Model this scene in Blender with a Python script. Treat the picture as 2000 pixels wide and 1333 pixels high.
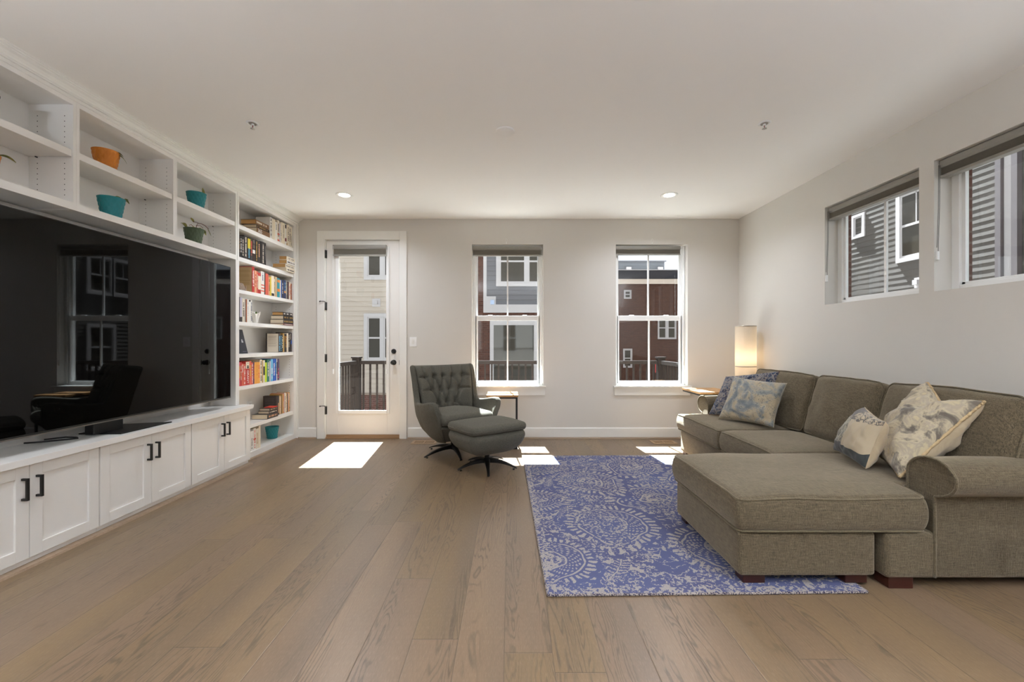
import bpy, math, random
import numpy as np
from mathutils import Matrix, Vector
for o in list(bpy.data.objects):
    bpy.data.objects.remove(o, do_unlink=True)
SC = bpy.context.scene
COL = SC.collection
PI = math.pi
R = math.radians

# ------------------------------------------------------------------ camera
cam = bpy.data.cameras.new('camera')
cam.sensor_fit = 'HORIZONTAL'; cam.sensor_width = 36.0; cam.lens = 14.85
cam.shift_x = 0.002; cam.shift_y = 0.00225
cam.clip_start = 0.05; cam.clip_end = 300
camo = bpy.data.objects.new('camera', cam); COL.objects.link(camo)
camo.location = (0, 0, 1.19); camo.rotation_euler = (R(90), 0, 0)
SC.camera = camo
SC.view_settings.view_transform = 'Standard'
SC.view_settings.look = 'None'
SC.view_settings.exposure = 1.02
SC.view_settings.gamma = 1.0
SC.view_settings.use_curve_mapping = False
SC.render.film_transparent = False
SC.cycles.use_denoising = True
SC.cycles.max_bounces = 10; SC.cycles.diffuse_bounces = 6; SC.cycles.glossy_bounces = 4
SC.cycles.transparent_max_bounces = 16; SC.cycles.transmission_bounces = 6
SC.cycles.sample_clamp_indirect = 6.0
SC.cycles.caustics_reflective = False; SC.cycles.caustics_refractive = False

# ------------------------------------------------------------------ world, sun, lamps
SUN_DIR = Vector((0.10, -1.0, -1.76))
SUN_E = 36.0
SKY = 0.74
LAMP_W = 7.0
FILL_UP_W = 70.0
w = bpy.data.worlds.new('sky'); SC.world = w; w.use_nodes = True
nt = w.node_tree; nt.nodes.clear()
out = nt.nodes.new('ShaderNodeOutputWorld'); bg = nt.nodes.new('ShaderNodeBackground')
tc = nt.nodes.new('ShaderNodeTexCoord'); sep = nt.nodes.new('ShaderNodeSeparateXYZ')
rmp = nt.nodes.new('ShaderNodeValToRGB')
rmp.color_ramp.elements[0].position = 0.0; rmp.color_ramp.elements[0].color = (0.80, 0.87, 0.97, 1)
rmp.color_ramp.elements[1].position = 0.75; rmp.color_ramp.elements[1].color = (0.60, 0.70, 0.92, 1)
noi = nt.nodes.new('ShaderNodeTexNoise'); noi.inputs['Scale'].default_value = 3.0; noi.inputs['Detail'].default_value = 6
cr = nt.nodes.new('ShaderNodeValToRGB')
cr.color_ramp.elements[0].position = 0.42; cr.color_ramp.elements[1].position = 0.62
mx = nt.nodes.new('ShaderNodeMix'); mx.data_type = 'RGBA'
nt.links.new(tc.outputs['Generated'], sep.inputs[0]); nt.links.new(sep.outputs['Z'], rmp.inputs[0])
nt.links.new(tc.outputs['Generated'], noi.inputs['Vector']); nt.links.new(noi.outputs[0], cr.inputs[0])
nt.links.new(cr.outputs[0], mx.inputs[0]); nt.links.new(rmp.outputs[0], mx.inputs[6]); mx.inputs[7].default_value = (0.95, 0.96, 0.98, 1)
nt.links.new(mx.outputs[2], bg.inputs[0]); bg.inputs[1].default_value = SKY
nt.links.new(bg.outputs[0], out.inputs[0])
sl = bpy.data.lights.new('sun', 'SUN'); sl.energy = SUN_E; sl.angle = R(0.5); sl.color = (0.90, 0.965, 1.05)
so = bpy.data.objects.new('sun', sl); COL.objects.link(so)
so.rotation_euler = SUN_DIR.to_track_quat('-Z', 'Y').to_euler(); so.location = (0, 14, 20)

# ------------------------------------------------------------------ helpers
def lin(c):
    if isinstance(c, str):
        c = tuple(int(c[i:i+2], 16) for i in (0, 2, 4))
    return tuple(((v/255)/12.92 if v/255 <= 0.04045 else ((v/255+0.055)/1.055)**2.4) for v in c)
W = {}
class MB:
    def __init__(s): s.v = []; s.f = []; s.m = []; s.sm = []
    def add(s, vs, fs, mi=0, smooth=False):
        b = len(s.v); s.v += [tuple(p) for p in vs]
        for f in fs:
            s.f.append(tuple(i+b for i in f)); s.m.append(mi); s.sm.append(smooth)
        return s
    def box(s, x0, x1, y0, y1, z0, z1, mi=0):
        if x0 > x1: x0, x1 = x1, x0
        if y0 > y1: y0, y1 = y1, y0
        if z0 > z1: z0, z1 = z1, z0
        vs = [(x, y, z) for z in (z0, z1) for y in (y0, y1) for x in (x0, x1)]
        return s.add(vs, [(0,2,3,1),(4,5,7,6),(0,1,5,4),(2,6,7,3),(0,4,6,2),(1,3,7,5)], mi)
    def quad(s, a, b, c, d, mi=0): return s.add([a, b, c, d], [(0,1,2,3)], mi)
    def grid(s, P, mi=0, smooth=True, closed_u=False, flip=False):
        nu = len(P); nv = len(P[0]); vs = [p for row in P for p in row]; fs = []
        for i in range(nu if closed_u else nu-1):
            for j in range(nv-1):
                a = i*nv+j; b = ((i+1) % nu)*nv+j
                f = (a, b, b+1, a+1)
                fs.append(f[::-1] if flip else f)
        return s.add(vs, fs, mi, smooth)
    def lathe(s, prof, c=(0,0,0), n=32, mi=0, smooth=True, flip=False):
        P = [[(c[0]+r*math.cos(2*PI*i/n), c[1]+r*math.sin(2*PI*i/n), c[2]+z) for r, z in prof] for i in range(n)]
        return s.grid(P, mi, smooth, True, flip)
    def tube(s, pts, r, n=8, mi=0, caps=True, closed=False):
        pts = [Vector(p) for p in pts]; N = len(pts); rings = []; prev = None
        for i, p in enumerate(pts):
            if closed: t = pts[(i+1) % N]-pts[i-1]
            else: t = pts[min(i+1, N-1)]-pts[max(i-1, 0)]
            if t.length < 1e-9: t = Vector((0,0,1))
            t.normalize()
            if prev is None:
                a = Vector((0,0,1)) if abs(t.z) < 0.9 else Vector((1,0,0)); u = t.cross(a).normalized()
            else:
                u = prev-t*prev.dot(t)
                u = u.normalized() if u.length > 1e-6 else t.orthogonal().normalized()
            prev = u; v = t.cross(u)
            rr = r[i] if isinstance(r, (list, tuple)) else r
            rings.append([tuple(p+(u*math.cos(2*PI*k/n)+v*math.sin(2*PI*k/n))*rr) for k in range(n)])
        b = len(s.v); vs = [q for ring in rings for q in ring]; fs = []
        for i in range(N if closed else N-1):
            for k in range(n):
                a0 = i*n+k; a1 = i*n+(k+1) % n; b0 = ((i+1) % N)*n+k; b1 = ((i+1) % N)*n+(k+1) % n
                fs.append((a0, a1, b1, b0))
        s.add(vs, fs, mi, True)
        if caps and not closed:
            s.f.append(tuple(b+k for k in range(n))[::-1]); s.m.append(mi); s.sm.append(False)
            s.f.append(tuple(b+(N-1)*n+k for k in range(n))); s.m.append(mi); s.sm.append(False)
        return s
    def cyl(s, a, b, r, n=16, mi=0): return s.tube([a, b], r, n, mi)
    def sphere(s, c, r, n=12, mi=0, sc=(1,1,1)):
        P = [[(c[0]+r*sc[0]*math.sin(PI*j/n)*math.cos(2*PI*i/(2*n)), c[1]+r*sc[1]*math.sin(PI*j/n)*math.sin(2*PI*i/(2*n)), c[2]-r*sc[2]*math.cos(PI*j/n)) for j in range(n+1)] for i in range(2*n)]
        return s.grid(P, mi, True, True)
    def prism(s, prof, axis, a, b, mi=0, smooth=False):
        """extrude a closed profile of 2-D points along axis 'x','y' or 'z'"""
        def P(u, v, t): return {'x': (t, u, v), 'y': (u, t, v), 'z': (u, v, t)}[axis]
        n = len(prof); vs = [P(u, v, a) for u, v in prof]+[P(u, v, b) for u, v in prof]
        fs = [(i, (i+1) % n, n+(i+1) % n, n+i) for i in range(n)]+[tuple(range(n))[::-1], tuple(range(n, 2*n))]
        return s.add(vs, fs, mi, smooth)
    def rbox(s, c, h, r, seg=4, inner=6, fn=None, mi=0):
        """rounded box, centre c, half sizes h, corner radius r; fn(p_local)->p_local deforms it"""
        ax = []
        for k in range(3):
            hh = h[k]; rr = min(r, hh*0.999)
            co = [hh-rr+rr*math.tan(PI/4*j/seg) for j in range(seg, 0, -1)]
            mid = list(np.linspace(-(hh-rr), hh-rr, inner+1)) if hh-rr > 1e-5 else [0.0]
            ax.append([-q for q in co]+mid+co[::-1])
        for k in range(3):
            i, j = (k+1) % 3, (k+2) % 3
            for sg in (-1, 1):
                P = []
                for a in ax[i]:
                    row = []
                    for b in ax[j]:
                        p = [0, 0, 0]; p[k] = sg*h[k]; p[i] = a; p[j] = b
                        q = [max(-(h[d]-min(r, h[d])), min(h[d]-min(r, h[d]), p[d])) for d in range(3)]
                        d = Vector([p[t]-q[t] for t in range(3)])
                        if d.length > 1e-9: d = d.normalized()*min(r, min(h))
                        pp = Vector(q)+d
                        if fn: pp = Vector(fn(pp))
                        row.append((pp.x+c[0], pp.y+c[1], pp.z+c[2]))
                    P.append(row)
                s.grid(P, mi, True, False, flip=(sg < 0))
        s.merge = True
        return s
def obj(name, mb, mats, parent=None, world=True, bevel=0, subsurf=0, solid=0, auto=False):
    me = bpy.data.meshes.new(name)
    vs = [Vector(p) for p in mb.v]; loc = Vector((0, 0, 0))
    if parent is not None:
        if world:
            inv = W[parent.name].inverted(); vs = [inv @ p for p in vs]
    else:
        a = np.array([tuple(p) for p in vs]); mn = a.min(0); mxx = a.max(0)
        loc = Vector(((mn[0]+mxx[0])/2, (mn[1]+mxx[1])/2, mn[2])); vs = [p-loc for p in vs]
    me.from_pydata([tuple(p) for p in vs], [], mb.f)
    if not isinstance(mats, (list, tuple)): mats = [mats]
    for m in mats: me.materials.append(m)
    me.polygons.foreach_set('material_index', mb.m)
    me.polygons.foreach_set('use_smooth', mb.sm)
    me.update()
    if getattr(mb, 'merge', False):
        import bmesh
        bm = bmesh.new(); bm.from_mesh(me); bmesh.ops.remove_doubles(bm, verts=bm.verts, dist=1e-5); bm.to_mesh(me); bm.free()
    o = bpy.data.objects.new(name, me); COL.objects.link(o)
    if parent is not None:
        o.parent = parent; W[o.name] = W[parent.name]
    else:
        o.location = loc; W[o.name] = Matrix.Translation(loc)
    if solid:
        m = o.modifiers.new('solid', 'SOLIDIFY'); m.thickness = solid; m.offset = 0
    if bevel:
        m = o.modifiers.new('bevel', 'BEVEL'); m.width = bevel; m.segments = 2; m.limit_method = 'ANGLE'; m.angle_limit = R(40)
    if subsurf:
        m = o.modifiers.new('sub', 'SUBSURF'); m.levels = subsurf; m.render_levels = subsurf
    return o
def tag(o, label=None, cat=None, group=None, kind=None):
    if label: o['label'] = label
    if cat: o['category'] = cat
    if group: o['group'] = group
    if kind: o['kind'] = kind
    return o
def empty(name, loc, rz=0, label=None, cat=None, group=None, kind=None):
    o = bpy.data.objects.new(name, None); COL.objects.link(o)
    o.location = loc; o.rotation_euler = (0, 0, rz); o.empty_display_size = 0.1
    W[o.name] = Matrix.Translation(Vector(loc)) @ Matrix.Rotation(rz, 4, 'Z')
    return tag(o, label, cat, group, kind)
def struct(name, mb, mats, label, **k):
    return tag(obj(name, mb, mats, **k), label, 'room structure', None, 'structure')
def textmesh(txt, size, mat, M, parent, name='lettering', ext=0.0006):
    cu = bpy.data.curves.new(name, 'FONT'); cu.body = txt; cu.size = size; cu.align_x = 'CENTER'; cu.align_y = 'CENTER'; cu.extrude = ext
    t = bpy.data.objects.new(name, cu)
    me = bpy.data.meshes.new_from_object(t); bpy.data.objects.remove(t)
    me.transform(W[parent.name].inverted() @ M if parent is not None else M)
    me.materials.clear(); me.materials.append(mat)
    o = bpy.data.objects.new(name, me); COL.objects.link(o)
    o.parent = parent; W[o.name] = W[parent.name]
    return o

# ------------------------------------------------------------------ materials
class NT:
    def __init__(s, name):
        s.mat = bpy.data.materials.new(name); s.mat.use_nodes = True; s.t = s.mat.node_tree
        s.b = s.t.nodes['Principled BSDF']; s.o = s.t.nodes['Material Output']
    def n(s, typ, **k):
        nd = s.t.nodes.new('ShaderNode'+typ)
        for a, v in k.items():
            if a in ('operation', 'data_type', 'blend_type', 'noise_dimensions', 'feature', 'wave_type', 'bands_direction', 'rings_direction', 'noise_type', 'distance', 'voronoi_dimensions', 'attribute_name', 'use_clamp', 'interpolation_type', 'wave_profile', 'vector_type'):
                setattr(nd, a, v)
            else: s.set(nd, a.replace('_', ' '), v)
        return nd
    def set(s, nd, key, v):
        i = nd.inputs[int(key[1:])] if key[0] == 'i' and key[1:].isdigit() else nd.inputs[key]
        if isinstance(v, bpy.types.NodeSocket): s.t.links.new(v, i)
        else:
            if hasattr(i.default_value, '__len__') and len(i.default_value) == 4 and len(v) == 3: v = (*v, 1)
            i.default_value = v
    def math(s, op, a, b=0.0, c=None):
        nd = s.t.nodes.new('ShaderNodeMath'); nd.operation = op; s.set(nd, 'i0', a); s.set(nd, 'i1', b)
        if c is not None: s.set(nd, 'i2', c)
        return nd.outputs[0]
    def mix(s, f, a, b, mode='MIX'):
        nd = s.t.nodes.new('ShaderNodeMix'); nd.data_type = 'RGBA'; nd.blend_type = mode; nd.clamp_factor = True
        s.set(nd, 'i0', f); s.set(nd, 'i6', a); s.set(nd, 'i7', b); return nd.outputs[2]
    def ramp(s, f, stops):
        nd = s.t.nodes.new('ShaderNodeValToRGB'); s.set(nd, 'i0', f); e = nd.color_ramp.elements
        while len(e) < len(stops): e.new(0.5)
        for q, (p, c) in zip(e, stops):
            q.position = p; q.color = (*c, 1) if len(c) == 3 else c
        return nd.outputs[0]
    def co(s, kind='Object', scale=None):
        tc = s.t.nodes.new('ShaderNodeTexCoord'); o = tc.outputs[kind]
        if scale:
            m = s.t.nodes.new('ShaderNodeMapping'); s.set(m, 'Vector', o); m.inputs['Scale'].default_value = scale; o = m.outputs[0]
        return o
    def pos(s, scale=None):
        g = s.t.nodes.new('ShaderNodeNewGeometry'); o = g.outputs['Position']
        if scale:
            m = s.t.nodes.new('ShaderNodeMapping'); s.set(m, 'Vector', o); m.inputs['Scale'].default_value = scale; o = m.outputs[0]
        return o
    def noise(s, vec, scale, detail=3, rough=0.5, dist=0.0):
        nd = s.t.nodes.new('ShaderNodeTexNoise'); s.set(nd, 'Vector', vec); nd.inputs['Scale'].default_value = scale
        nd.inputs['Detail'].default_value = detail; nd.inputs['Roughness'].default_value = rough; nd.inputs['Distortion'].default_value = dist
        return nd.outputs[0]
    def bump(s, h, strength=0.3, dist=0.01):
        nd = s.t.nodes.new('ShaderNodeBump'); s.set(nd, 'Height', h); nd.inputs['Strength'].default_value = strength; nd.inputs['Distance'].default_value = dist
        s.t.links.new(nd.outputs[0], s.b.inputs['Normal']); return nd
    def base(s, c=None, rough=None, metal=None, spec=None):
        if c is not None: s.set(s.b, 'Base Color', c)
        if rough is not None: s.set(s.b, 'Roughness', rough)
        if metal is not None: s.set(s.b, 'Metallic', metal)
        if spec is not None: s.set(s.b, 'Specular IOR Level', spec)
        return s.mat
_mc = {}
def paint(c, rough=0.5, metal=0.0, spec=0.5, var=0.02, name=None):
    key = (c, rough, metal, spec, var)
    if key in _mc: return _mc[key]
    N = NT(name or 'paint_%s' % (c if isinstance(c, str) else 'rgb'))
    col = lin(c)
    f = N.noise(N.co(), 9.0, 3)
    N.base(N.mix(f, tuple(v*(1-var) for v in col), tuple(min(1, v*(1+var)) for v in col)), rough, metal, spec)
    _mc[key] = N.mat
    return N.mat
def emis(c, st, name):
    N = NT(name); e = N.n('Emission', Color=lin(c), Strength=st); N.t.links.new(e.outputs[0], N.o.inputs[0]); return N.mat
def fabric(name, c1, c2, scale=420, bump=0.35, rough=0.95, slub=True, big=0.0, sheen=0.45):
    N = NT(name); v = N.co()
    wx = N.noise(N.co(scale=(scale*0.07, scale, scale)), 1.0, 2)
    wy = N.noise(N.co(scale=(scale, scale*0.07, scale*0.35)), 1.0, 2)
    wz = N.noise(N.co(scale=(scale, scale, scale*0.07)), 1.0, 2)
    f = N.math('ADD', N.math('MULTIPLY', wx, 0.4), N.math('ADD', N.math('MULTIPLY', wy, 0.3), N.math('MULTIPLY', wz, 0.3)))
    f = N.math('MULTIPLY_ADD', N.math('SUBTRACT', f, 0.5), 4.0, 0.5)
    col = N.mix(f, lin(c1), lin(c2))
    if big:
        g = N.noise(v, 3.0, 2); col = N.mix(N.math('MULTIPLY', g, big), col, lin(c1))
    N.base(col, rough, 0, 0.2)
    N.b.inputs['Sheen Weight'].default_value = sheen*0.8; N.b.inputs['Sheen Tint'].default_value = (1.0, 0.86, 0.66, 1); N.b.inputs['Sheen Roughness'].default_value = 0.5
    h = N.math('ADD', f, N.math('MULTIPLY', N.noise(v, 14.0, 3), 2.0))
    N.bump(h, bump, 0.002)
    return N.mat
def glass(name='window_glass', refl=0.9, tint=(0.97, 0.99, 0.98)):
    N = NT(name); N.t.nodes.remove(N.b)
    tr = N.n('BsdfTransparent', Color=tint); gl = N.n('BsdfGlossy', Roughness=0.0, Color=(1, 1, 1))
    lw = N.n('LayerWeight', Blend=0.5); ms = N.n('MixShader')
    fr = N.math('MULTIPLY_ADD', N.math('POWER', lw.outputs['Facing'], 5.0), 0.9, 0.035)
    N.set(ms, 'i0', N.math('MULTIPLY', fr, refl)); N.t.links.new(tr.outputs[0], ms.inputs[1]); N.t.links.new(gl.outputs[0], ms.inputs[2])
    N.t.links.new(ms.outputs[0], N.o.inputs[0]); return N.mat
def brick(name, c1='7a4638', c2='5c3026', mortar='8d7468', axis='XZ', scale=1.0):
    N = NT(name); g = N.pos(); s = N.n('SeparateXYZ'); N.set(s, 'i0', g)
    cb = N.n('CombineXYZ'); N.set(cb, 'i0', s.outputs[0 if axis[0] == 'X' else 1]); N.set(cb, 'i1', s.outputs[2])
    b = N.t.nodes.new('ShaderNodeTexBrick'); N.set(b, 'Vector', cb.outputs[0])
    b.inputs['Scale'].default_value = scale; b.inputs['Brick Width'].default_value = 0.21; b.inputs['Row Height'].default_value = 0.075
    b.inputs['Mortar Size'].default_value = 0.008; b.inputs['Mortar Smooth'].default_value = 0.1; b.inputs['Bias'].default_value = 0.0
    N.set(b, 'Color1', lin(c1)); N.set(b, 'Color2', lin(c2)); N.set(b, 'Mortar', lin(mortar))
    col = N.mix(N.math('MULTIPLY', N.noise(g, 1.3, 3), 0.5), b.outputs[0], lin(c2))
    N.base(col, 0.9); N.bump(N.math('SUBTRACT', 1.0, b.outputs['Fac']), 0.5, 0.01)
    return N.mat

def m_floor():
    N = NT('oak_plank_floor'); g = N.pos(); s = N.n('SeparateXYZ'); N.set(s, 'i0', g)
    PW = 0.185; PL = 1.9
    x = N.math('MULTIPLY_ADD', s.outputs[0], 1/PW, 40.12)
    row = N.math('FLOOR', x); fx = N.math('FRACT', x)
    wn = N.n('TexWhiteNoise', noise_dimensions='1D'); N.set(wn, 'W', row)
    y = N.math('ADD', N.math('MULTIPLY_ADD', s.outputs[1], 1/PL, 20.0), wn.outputs[0])
    ci = N.math('FLOOR', y); fy = N.math('FRACT', y)
    cid = N.n('CombineXYZ'); N.set(cid, 'i0', row); N.set(cid, 'i1', ci)
    w2 = N.n('TexWhiteNoise', noise_dimensions='2D'); N.set(w2, 'Vector', cid.outputs[0])
    w3 = N.n('TexWhiteNoise', noise_dimensions='1D'); N.set(w3, 'W', N.math('ADD', N.math('MULTIPLY', row, 7.3), N.math('MULTIPLY', ci, 3.1)))
    # plank-local coordinates
    lx = N.math('SUBTRACT', fx, 0.5); 
    gv = N.n('CombineXYZ'); N.set(gv, 'i0', N.math('ADD', N.math('MULTIPLY', s.outputs[0], 1.0), N.math('MULTIPLY', w2.outputs[0], 13.0)))
    N.set(gv, 'i1', N.math('ADD', N.math('MULTIPLY', s.outputs[1], 0.10), N.math('MULTIPLY', w3.outputs[0], 9.0))); N.set(gv, 'i2', 0.0)
    big = N.noise(gv.outputs[0], 7.0, 3, 0.5, 0.4)
    rings = N.math('SINE', N.math('MULTIPLY', big, 150.0))
    gv2 = N.n('CombineXYZ'); N.set(gv2, 'i0', N.math('MULTIPLY_ADD', s.outputs[0], 1.0, w3.outputs[0])); N.set(gv2, 'i1', N.math('MULTIPLY', s.outputs[1], 0.04))
    fine = N.noise(gv2.outputs[0], 260.0, 3, 0.6)
    pores = N.noise(gv2.outputs[0], 900.0, 2, 0.5)
    # plank tones
    tone = N.ramp(w2.outputs[0], [(0.0, lin('7b6548')), (0.35, lin('80694d')), (0.6, lin('7b6550')), (1.0, lin('866e55'))])
    band = N.noise(gv.outputs[0], 4.0, 2)
    tone = N.mix(N.math('MULTIPLY', N.math('SUBTRACT', band, 0.38), 1.7), tone, lin('5f5144'))
    clus = N.math('MULTIPLY', N.math('SUBTRACT', N.noise(gv.outputs[0], 6.5, 2), 0.46), 9.0)
    clus = N.math('MINIMUM', N.math('MAXIMUM', clus, 0.12), 1.0)
    cath = N.math('MULTIPLY', N.math('POWER', N.math('MAXIMUM', rings, 0.0), 1.6), clus)
    col = N.mix(N.math('MULTIPLY', cath, 0.75), tone, lin('4d3e30'))
    col = N.mix(N.math('MULTIPLY', N.math('SUBTRACT', fine, 0.42), 2.0), col, lin('75624e'))
    col = N.mix(N.math('MULTIPLY', N.math('SUBTRACT', pores, 0.5), 0.8), col, lin('c2ad92'))
    # seams
    sx = N.math('MINIMUM', fx, N.math('SUBTRACT', 1.0, fx)); sy = N.math('MINIMUM', fy, N.math('SUBTRACT', 1.0, fy))
    seam = N.math('MAXIMUM', N.math('LESS_THAN', sx, 0.0012/PW), N.math('LESS_THAN', sy, 0.0014/PL))
    col = N.mix(N.math('MULTIPLY', seam, 0.7), col, lin('4c3d2f'))
    N.base(col, N.math('MULTIPLY_ADD', fine, 0.2, 0.26), 0, 0.62)
    bev = N.math('MULTIPLY', N.math('MINIMUM', N.math('DIVIDE', sx, 0.02), 1.0), N.math('MINIMUM', N.math('DIVIDE', sy, 0.002), 1.0))
    N.bump(N.math('ADD', bev, N.math('MULTIPLY', N.math('ADD', fine, cath), 0.12)), 0.35, 0.0015)
    return N.mat
def m_wood(name, c1, c2, ax=0, rough=0.45):
    N = NT(name); sc = [60, 60, 60]; sc[ax] = 3
    f = N.noise(N.co(scale=tuple(sc)), 1.0, 4, 0.6, 0.6)
    N.base(N.mix(N.math('MULTIPLY_ADD', N.math('SUBTRACT', f, 0.5), 2.2, 0.5), lin(c1), lin(c2)), rough); N.bump(f, 0.1, 0.001); return N.mat
M = {}
M['floor'] = m_floor()
def plaster(name, c, rough=0.9):
    N = NT(name); N.base(lin(c), rough, 0, 0.3); N.bump(N.noise(N.co(), 160.0, 3), 0.05, 0.001); return N.mat
M['wall'] = plaster('wall_paint', 'd6d2cb'); M['ceiling'] = plaster('ceiling_paint', 'f1efeb')
M['trim'] = paint('ecebe6', 0.35, name='white_trim_paint'); M['cab'] = paint('ebe9e5', 0.38, name='cabinet_paint')
M['door'] = paint('e9e6e0', 0.35, name='door_paint')
M['vinyl'] = paint('f2f2f0', 0.3, name='white_vinyl')
M['shoe'] = m_wood('tan_shoe_moulding', 'a08b76', '8e7964', 0)
M['glass'] = glass()
M['black'] = paint('141413', 0.35, name='black_metal'); M['blackwarm'] = paint('1d1b19', 0.4, 0.6, name='gunmetal')
M['dark'] = paint('0c0b0a', 0.9, name='dark_void')
M['grey_metal'] = paint('4c4b48', 0.35, 0.8, name='dark_steel')
M['nickel'] = paint('b4aea6', 0.3, 0.9, name='brushed_nickel')
M['railing'] = paint('1d1612', 0.85, 0.0, 0.15, name='brown_railing_paint')
M['sofa'] = fabric('sofa_weave', '3d3528', '6f634e', 300, 0.5, big=0.15)
M['sofapipe'] = fabric('sofa_piping', '463d30', '70654f', 300, 0.2)
M['chair'] = fabric('charcoal_weave', '403e37', '68655b', 600, 0.3, sheen=0.1)
M['chairpipe'] = fabric('charcoal_piping', '4c4a42', '66635a', 500, 0.2)
M['feet'] = m_wood('dark_mahogany', '2a0f0a', '3a1710', 0, 0.3)
M['blind'] = fabric('blind_fabric', '7f7b73', '8d8980', 500, 0.2); M['blindrail'] = paint('8c8880', 0.45, name='blind_rail')
# ================================================================== room shell
XL, XR, YB, YR, H, T = -2.93, 2.858, 5.275, -4.6, 2.744, 0.17
b = MB().box(XL-0.3, XR+0.3, YR-0.3, YB+0.06, -0.12, 0)
struct('floor', b, M['floor'], 'wide-plank greige oak floor')
b = MB().box(XL-0.3, XR+0.3, YR-0.3, YB+T, H, H+0.12)
struct('ceiling', b, M['ceiling'], 'smooth off-white flat ceiling')
def wall_with_holes(axis, c0, c1, u0, u1, z0, z1, holes):
    """a slab between c0 and c1 across 'axis', spanning u0..u1, with rectangular holes (ua,ub,za,zb) sorted by u"""
    mb = MB()
    def bx(a, b_, za, zb):
        if b_-a < 1e-6 or zb-za < 1e-6: return
        if axis == 'y': mb.box(a, b_, c0, c1, za, zb)
        else: mb.box(c0, c1, a, b_, za, zb)
    cur = u0
    for ua, ub, za, zb in holes:
        bx(cur, ua, z0, z1); bx(ua, ub, z0, za); bx(ua, ub, zb, z1); cur = ub
    bx(cur, u1, z0, z1)
    return mb
DOOR = (-2.32, -1.36, 0.0, 2.492)
WIN1 = (-0.475, 0.414, 0.650, 2.425); WIN2 = (1.323, 2.221, 0.650, 2.425)
WA = (2.951, 3.834, 1.540, 2.421); WB = (1.963, 2.846, 1.540, 2.421)
struct('wall_back', wall_with_holes('y', YB, YB+T, XL-0.15, XR+T, 0, H, [DOOR, WIN1, WIN2]), M['wall'], 'warm grey end wall with glazed door and two windows')
struct('wall_right', wall_with_holes('x', XR, XR+T, YR, YB, 0, H, [WB, WA]), M['wall'], 'warm grey side wall with two high windows')
struct('wall_left', MB().box(XL-0.15, XL, YR, YB, 0, H), M['wall'], 'warm grey wall behind the built-in shelving')
RW = [(-2.0, -1.0, 0.9, 2.3), (0.9, 1.9, 0.9, 2.3)]
struct('wall_rear', wall_with_holes('y', YR-0.15, YR, XL-0.15, XR+T, 0, H, RW), paint('4a4c50', 0.9, name='darkened_rear_wall_paint'), 'unseen charcoal wall behind the viewer, darkened to cut bounced light, with two wide windows')  # unseen wall, made dark to cut light bounced from behind the viewer
# brick veneer outside the side windows
b = wall_with_holes('x', XR+T+0.003, XR+T+0.12, -4.6, 5.40, -3, 3.2, [(WB[0]-0.05, WB[1]+0.03, 1.54, 2.42), (WA[0]+0.03, WA[1]+0.06, 1.54, 2.42)])
struct('trim_1', b, brick('brick_veneer', '5f3a2d', '482a20', '6d5b50', axis='YZ'), 'brown brick outer skin of the side wall')
# baseboards with shoe moulding
def baseboard(name, runs, label, axis):
    b = MB(); s = MB()
    for a, c in runs:
        if axis == 'y':
            b.prism([(YB-0.001, 0.0), (YB-0.015, 0.0), (YB-0.015, 0.128), (YB-0.009, 0.139), (YB-0.001, 0.139)], 'x', a, c)
            s.prism([(YB-0.016, 0.0), (YB-0.034, 0.0), (YB-0.031, 0.012), (YB-0.016, 0.021)], 'x', a, c)
        else:
            b.prism([(XR-0.001, 0.0), (XR-0.001, 0.139), (XR-0.009, 0.139), (XR-0.015, 0.128), (XR-0.015, 0.0)], 'y', a, c)
            s.prism([(XR-0.016, 0.0), (XR-0.016, 0.021), (XR-0.031, 0.012), (XR-0.034, 0.0)], 'y', a, c)
    # prism on 'y' takes (x,z) pairs
    r = struct(name, b, M['trim'], label)
    obj('shoe_moulding', s, M['shoe'], r)
baseboard('baseboard_back', [(-2.64, DOOR[0]-0.09), (DOOR[1]+0.09, XR-0.001)], 'white baseboard with tan shoe moulding along the end wall', 'y')
baseboard('baseboard_right', [(YR+0.01, YB-0.02)], 'white baseboard with tan shoe moulding along the side wall', 'x')

# ------------------------------------------------------------------ glazed door
t = empty('door_1', (-1.84, YB, 0), 0, 'white full-light door with black hardware', 'door', None, 'structure')
y0 = YB-0.018
b = MB()
b.box(-2.404, DOOR[0]+0.012, y0, YB+0.002, 0, 2.59).box(DOOR[1]-0.012, -1.287, y0, YB+0.002, 0, 2.59).box(DOOR[0]+0.012, DOOR[1]-0.012, y0, YB+0.002, 2.482, 2.59)
b.box(DOOR[0], DOOR[0]+0.022, YB+0.002, YB+T, 0, 2.49).box(DOOR[1]-0.022, DOOR[1], YB+0.002, YB+T, 0, 2.49).box(DOOR[0]+0.02, DOOR[1]-0.02, YB+0.002, YB+T, 2.48, 2.492)
obj('casing', b, M['trim'], t, bevel=0.002)
b = MB(); sx0, sx1, sz0, sz1 = -2.295, -1.385, 0.048, 2.474; ys0, ys1 = YB+0.012, YB+0.055
gx0, gx1, gz0, gz1 = -2.150, -1.534, 0.338, 2.372
b.box(sx0, gx0, ys0, ys1, sz0, sz1).box(gx1, sx1, ys0, ys1, sz0, sz1).box(gx0, gx1, ys0, ys1, sz0, gz0).box(gx0, gx1, ys0, ys1, gz1, sz1)
slab = obj('door_slab', b, M['door'], t, bevel=0.0015)
b = MB(); m_ = 0.028
for (a, c, d, e) in ((gx0-m_, gx0+0.012, gz0-m_, gz1+m_), (gx1-0.012, gx1+m_, gz0-m_, gz1+m_), (gx0, gx1, gz0-m_, gz0+0.012), (gx0, gx1, gz1-0.012, gz1+m_)):
    b.box(a, c, ys0-0.010, ys0-0.0005, d, e)
obj('glazing_bead', b, M['vinyl'], t, bevel=0.003)
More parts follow.
